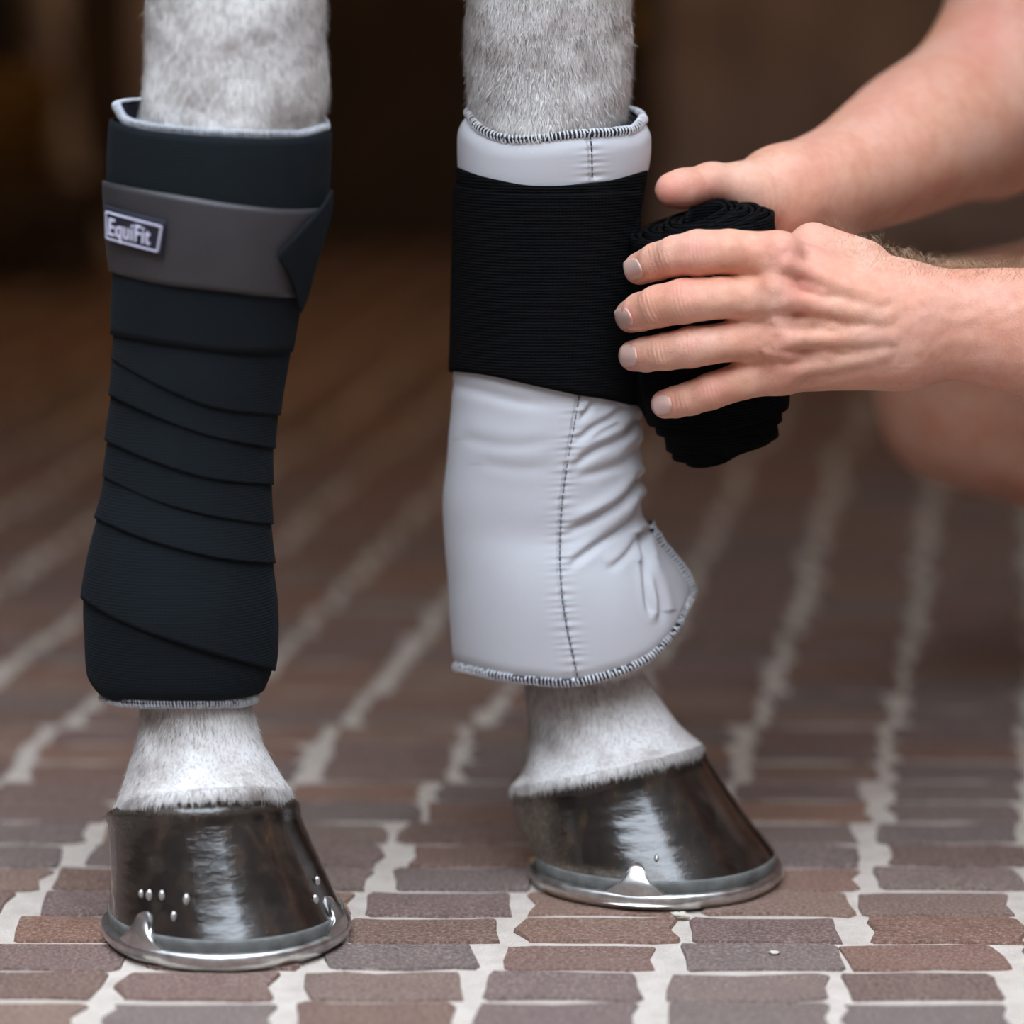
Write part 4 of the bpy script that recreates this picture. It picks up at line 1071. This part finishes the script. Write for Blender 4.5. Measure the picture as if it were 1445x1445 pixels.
bd.cone((0.80, 1.99, 0.28), (0.62, 1.70, 0.40), 0.090, 0.062, 0.02); bd.cone((0.62, 1.70, 0.40), (0.70, 1.74, 0.09), 0.058, 0.036, 0.02); bd.cone((0.70, 1.74, 0.09), (0.60, 1.72, 0.045), 0.036, 0.030, 0.02)
bd.cone((0.84, 2.08, 0.27), (0.56, 2.02, 0.70), 0.13, 0.12, 0.05)
bv, bf = bd.mesh(3)
V, FL = join_parts([(hv, hf), (rv, rfaces), (bv, bf)])
px, py = project(V); n1, n2 = len(hv), len(rv)
flush = np.zeros(len(V)); crease = np.zeros(len(V)); tan = np.zeros(len(V))
isl = np.arange(len(V)) < n1; isr = (np.arange(len(V)) >= n1) & (np.arange(len(V)) < n1 + n2)
for cx, cy, r, a in ((1128, 408, 32, .6), (985, 345, 26, .45), (965, 410, 22, .35), (975, 485, 22, .35), (1005, 548, 22, .4), (1100, 350, 30, .35), (1100, 478, 26, .35), (890, 392, 22, .45), (880, 455, 22, .45), (885, 512, 20, .4), (930, 575, 22, .5), (1112, 520, 26, .4), (940, 385, 30, .3), (1150, 350, 40, .35)):
    flush += np.where(isl, a * np.exp(-(((px - cx)**2 + (py - cy)**2) / r**2)), 0)
flush += np.where(isl, .22 * np.clip((px - 1180) / 120, 0, 1), 0)
for cx, cy, r, a in ((945, 275, 30, .75), (1000, 262, 20, .3), (1010, 285, 25, .5), (1390, 40, 70, .5), (1250, 140, 60, .35), (1150, 205, 40, .3)):
    flush += np.where(isr, a * np.exp(-(((px - cx)**2 + (py - cy)**2) / r**2)), 0)
for (x0, y0), (dx, dy), wid in (((982, 357), (-1, .12), 30), ((962, 425), (-1, .25), 30), ((975, 489), (-1, .18), 27), ((1003, 552), (-1, .3), 24), ((930, 368), (-1, .35), 24), ((915, 437), (-1, .4), 24), ((925, 498), (-1, .2), 22), ((958, 566), (-1, .2), 20)):
    L_ = math.hypot(dx, dy); a = ((px - x0) * dx + (py - y0) * dy) / L_; b = (-(px - x0) * dy + (py - y0) * dx) / L_
    arcx = a + .006 * b * b
    crease += np.where(isl, np.exp(-(a / 13)**2) * (.5 + .5 * np.cos(arcx * 2 * np.pi / 6.0)) * np.exp(-(b / wid)**4), 0)
rad = np.hypot(px - 1040, (py - 285))
crease += np.where(isr, np.exp(-((rad - 62) / 16)**2) * (.5 + .5 * np.cos(rad * 2 * np.pi / 9)) * (px > 1040), 0)
crease += np.where(isr, .9 * np.exp(-((px - 996 - .3 * (py - 260)) / 3)**2) * (py < 300), 0)
leg_m = (~isl) & (~isr)
tan = np.where(leg_m, .6 * np.clip((V[:, 2] - .26) / .06, 0, 1) * (V[:, 0] < .9), 0)
skin = mesh_obj('body', V, np.concatenate(FL), M['skin'], person, attr={'flush': np.clip(flush, 0, 1), 'crease': crease, 'tan': tan})
r_ = np.random.RandomState(4)
nn = np.zeros_like(hv); fn = np.cross(hv[hf[:, 1]] - hv[hf[:, 0]], hv[hf[:, 2]] - hv[hf[:, 0]])
for k in range(4): np.add.at(nn, hf[:, k], fn)
nn /= np.linalg.norm(nn, axis=1)[:, None] + 1e-12
hx, hy = project(hv); HPX, HPY, NRM = hx, hy, nn
# fingernails follow the curve of each fingertip
def fingernail(a, b, cxy, hl, hw, off=0.0008):
    (ax, ay, aY, ar), (bx, by, bY, br) = a, b
    d = np.array([bx - ax, by - ay], float); L_ = np.linalg.norm(d); d /= L_; pn = np.array([-d[1], d[0]])
    g = np.linspace(-1, 1, 13); uu, ww = np.meshgrid(g, g)
    s = np.maximum(np.abs(uu), np.abs(ww)) / np.maximum((np.abs(uu)**3.2 + np.abs(ww)**3.2)**(1 / 3.2), 1e-6)
    uu, ww = uu * s, ww * s
    X_ = cxy[0] + uu * hl * d[0] + ww * hw * pn[0]; Y_ = cxy[1] + uu * hl * d[1] + ww * hw * pn[1]
    near_ = (np.abs(HPX - cxy[0]) < hl + 6) & (np.abs(HPY - cxy[1]) < hw + 6) & (NRM[:, 1] < -.02)
    yy = hv[near_, 1]; a_, b_ = (HPX[near_] - cxy[0]) / 20, (HPY[near_] - cxy[1]) / 20
    B = lambda a, b: np.stack([1 + 0 * a, a, b, a * a, a * b, b * b], -1)
    co_ = np.linalg.lstsq(B(a_, b_), yy, rcond=None)[0]
    for _ in range(3):
        res = yy - B(a_, b_) @ co_; w_ = 1.0 / (1 + (res / .0006)**2)
        co_ = np.linalg.lstsq(B(a_, b_) * w_[:, None], yy * w_, rcond=None)[0]
    p = P(X_, Y_, B((X_ - cxy[0]) / 20, (Y_ - cxy[1]) / 20) @ co_ - off)
    o = mesh_obj('fingernail', p.reshape(-1, 3), grid_faces(13, 13, False, True), M['nail'], person); solidify(o, .0006, 0.0); return o
fingernail(FINGERS[0][4], FINGERS[0][5], (893, 380.5), 11.5, 15.5); fingernail(FINGERS[1][4], FINGERS[1][5], (880, 449), 10.5, 15.5)
fingernail(FINGERS[2][4], FINGERS[2][5], (886.5, 502), 12, 15); fingernail(FINGERS[3][4], FINGERS[3][5], (934.5, 571.5), 13, 13)
# fine fair hairs on the forearm
wgt = 1.0 * np.clip((hx - 1150) / 170, 0, 1) * (hx < 1470) * np.where(nn[:, 2] > .75, 4.0, np.where(nn[:, 2] < -.4, .5, .35)); wgt *= (nn[:, 1] < .5)
pick = r_.choice(len(hv), 1100, p=wgt / wgt.sum())
parts = []
for i in pick:
    n_ = nn[i]; d = np.array([-.75, -.1, .25]) + n_ * .55 + r_.normal(0, .28, 3); 
    if r_.rand() < .4: d[0] *= -1
    d -= n_ * min(d @ n_ - .1, 0); d /= np.linalg.norm(d); L_ = r_.uniform(.004, .0105) * (1.0 if n_[2] > .6 else .42)
    c = n_ * L_ * .25; t = np.linspace(0, 1, 4)[:, None]
    parts.append(tube(hv[i] - n_ * .0003 + d * L_ * t + c * np.sin(t * 3.1), np.array([.00005, .00005, .00004, .00002]), 3))
V, FL = join_parts(parts)
tag(mesh_obj('arm_hair', V, quads_or_tris(np.concatenate(FL)), M['arm_hair'], person), kind='stuff')
cl_ = Field((0.40, 1.70, 0.10), (1.12, 2.40, 0.92), 0.010)
cl_.cone((0.82, 2.08, 0.33), (0.60, 2.02, 0.66), 0.165, 0.160, 0.06); cl_.cone((0.60, 1.84, 0.69), (0.60, 2.20, 0.71), 0.085, 0.085, 0.06)
cl_.cone((0.60, 1.84, 0.69), (0.555, 1.86, 0.53), 0.078, 0.070, 0.03); cl_.cone((0.53, 2.20, 0.72), (0.475, 2.195, 0.62), 0.078, 0.068, 0.03)
v, f = cl_.mesh(2); mesh_obj('shirt', v, f, M['shirt'], person)
sh_ = Field((0.42, 1.55, 0.05), (1.15, 2.55, 0.55), 0.010)
sh_.cone((0.84, 2.08, 0.28), (0.86, 2.08, 0.24), 0.185, 0.18, 0.05); sh_.cone((0.80, 2.17, 0.30), (0.62, 2.26, 0.285), 0.115, 0.108, 0.05); sh_.cone((0.80, 1.99, 0.28), (0.70, 1.83, 0.345), 0.112, 0.092, 0.05)
v, f = sh_.mesh(2); mesh_obj('shorts', v, f, M['shorts'], person)
hf_ = Field((0.33, 1.90, 0.85), (0.62, 2.14, 1.12), 0.006); hf_.ell(hc + (.022, 0, .030), (.092, .083, .098), 0); v, f = hf_.mesh(1); mesh_obj('hair', v, f, M['hair'], person)
for sy in (2.36, 1.73):
    s_ = Field((0.44, sy - .07, 0.0), (0.80, sy + .07, 0.17), 0.006)
    s_.cone((0.70, sy, 0.075), (0.57, sy, 0.042), 0.048, 0.040, 0.02); s_.cone((0.57, sy, 0.040), (0.50, sy, 0.036), 0.040, 0.034, 0.02)
    if sy < 2: s_.cone((0.72, sy, 0.045), (0.55, sy, 0.04), 0.044, 0.038, 0.02)
    v, f = s_.mesh(1); v[:, 2] = np.maximum(v[:, 2], .002); mesh_obj('shoe', v, f, M['hair'], person)

# ------------------------------------------------------------------ grit on the floor and things far down the aisle
GR = [(958, 1291, .0052, 'cream coloured grit flake on the floor below the grey wrapped leg'), (1092, 1344, .0028, 'tiny orange grit crumb on a grey brick in the right foreground')]
for gx, gy, s, lab in GR:
    g = ground(gx, gy, .0015); me_v = []
    rr_ = np.random.RandomState(int(gx)); a, b = np.meshgrid(np.linspace(0, 2 * np.pi, 10, endpoint=False), np.linspace(-1.4, 1.4, 6))
    j = 1 + .25 * rr_.normal(size=a.shape)
    pts = np.stack([g[0] + np.cos(a) * np.cos(b) * s * j, g[1] + np.sin(a) * np.cos(b) * s * .8 * j, g[2] + np.sin(b) * s * .38], -1)
    tag(mesh_obj('grit', pts.reshape(-1, 3), grid_faces(6, 10, True), M['grit']), lab, 'grit')

# a coiled hose, a bucket and a brass knob on the far wall, an added unseen lamp over the aisle
hose = empty('coiled_hose', tuple(P(215, 60, 5.44)))
tag(hose, 'blurred grey hose coiled in a tall loop on the dark far wall', 'hose')
sc_ = mpp(5.44)
for k, (rx, ry, dy, sh) in enumerate(((.150, .330, 0, 0), (.142, .322, -.04, .004), (.158, .338, .035, -.004))):
    a = np.linspace(0, 2 * np.pi, 90, endpoint=False)
    c = P(215, 60, 5.44 + dy)
    path = np.stack([c[0] + rx * 1000 * sc_ * np.cos(a) + sh, c[1] + .01 * np.sin(a * 2 + k), c[2] + ry * 1000 * sc_ * np.sin(a)], 1)
    t = tube(path, .021, 10, True); mesh_obj('hose_loop', t[0], quads_or_tris(t[1]), M['rope'], hose)
v, f = tube(np.array([[hose.location.x, 5.32, hose.location.z + .36], [hose.location.x, 5.45, hose.location.z + .345], [hose.location.x, 5.60, hose.location.z + .345]]), .012, 8)
mesh_obj('wall_hook', v, quads_or_tris(f), M['iron'], hose)
bk = P(-8, 300, 5.10)
bucket = empty('feed_bucket', (bk[0], 5.10, 0)); tag(bucket, 'yellow brown bucket, blurred, at the far left edge of the background', 'bucket')
a = np.linspace(0, 2 * np.pi, 32, endpoint=False)
prof = [(.085, .20 + bk[2] - .16), (.105, .36 + bk[2] - .16), (.112, .365 + bk[2] - .16), (.100, .36 + bk[2] - .16), (.080, .21 + bk[2] - .16)]
pts = np.stack([np.stack([bk[0] + r * np.cos(a), 5.10 + r * np.sin(a), z + 0 * a], 1) for r, z in prof])
vv_ = np.concatenate([pts.reshape(-1, 3), [[bk[0], 5.10, prof[0][1]]]]); ff = grid_faces(5, 32, True).tolist() + [(160, (j + 1) % 32, j) for j in range(32)]
mesh_obj('bucket_wall', vv_, [tuple(q) for q in ff], M['amber'], bucket)
ha = np.linspace(0, np.pi, 24); t = tube(np.stack([bk[0] + .106 * np.cos(ha), 5.10 + 0 * ha, prof[1][1] + .11 * np.sin(ha)], 1), .004, 6); mesh_obj('bucket_handle', t[0], quads_or_tris(t[1]), M['iron'], bucket)
sz = prof[0][1]
v, f = box_vf(bk[0] - .16, bk[0] + .16, 4.95, 5.25, sz - .03, sz - .001)
stool = empty('wooden_stool', (bk[0], 5.10, 0)); tag(stool, 'dark wooden stool under the yellow brown bucket, blurred, far left', 'stool')
mesh_obj('seat', v, f, M['wood'], stool, smooth=False)
for sx in (-.13, .13):
    for sy in (4.98, 5.22): mesh_obj('leg', *box_vf(bk[0] + sx - .018, bk[0] + sx + .018, sy - .018, sy + .018, -.001, sz - .03), M['wood'], stool, smooth=False)
kb = P(890, 38, 5.54); b_ = np.linspace(0, np.pi / 2, 7)
pts = np.stack([np.stack([kb[0] + .034 * np.cos(q) * np.cos(a), 5.578 - .030 * np.sin(q) + 0 * a, kb[2] + .034 * np.cos(q) * np.sin(a)], 1) for q in b_])
tag(mesh_obj('door_knob', pts.reshape(-1, 3), grid_faces(7, 32, True, True), M['brass']), 'small round brass knob, a blurred spot beside the top of the grey wrapped leg', 'knob')
pl = empty('added_lamp', tuple(lamp_obj.location)); tag(pl, 'unseen pendant lamp, added to warm the far floor', 'lamp')
L0 = np.array(lamp_obj.location)
pts = np.stack([np.stack([L0[0] + r * np.cos(a), L0[1] + r * np.sin(a), L0[2] + z + 0 * a], 1) for r, z in ((.19, -.02), (.17, .05), (.10, .12), (.03, .15), (.012, .16))])
o = mesh_obj('lamp_shade', pts.reshape(-1, 3), grid_faces(5, 32, True), M['iron'], pl); solidify(o, .003)
t = tube(np.array([[L0[0], L0[1], L0[2] + .15], [L0[0], L0[1], ROOF_Z]]), .006, 6); mesh_obj('lamp_cord', t[0], quads_or_tris(t[1]), M['iron'], pl)
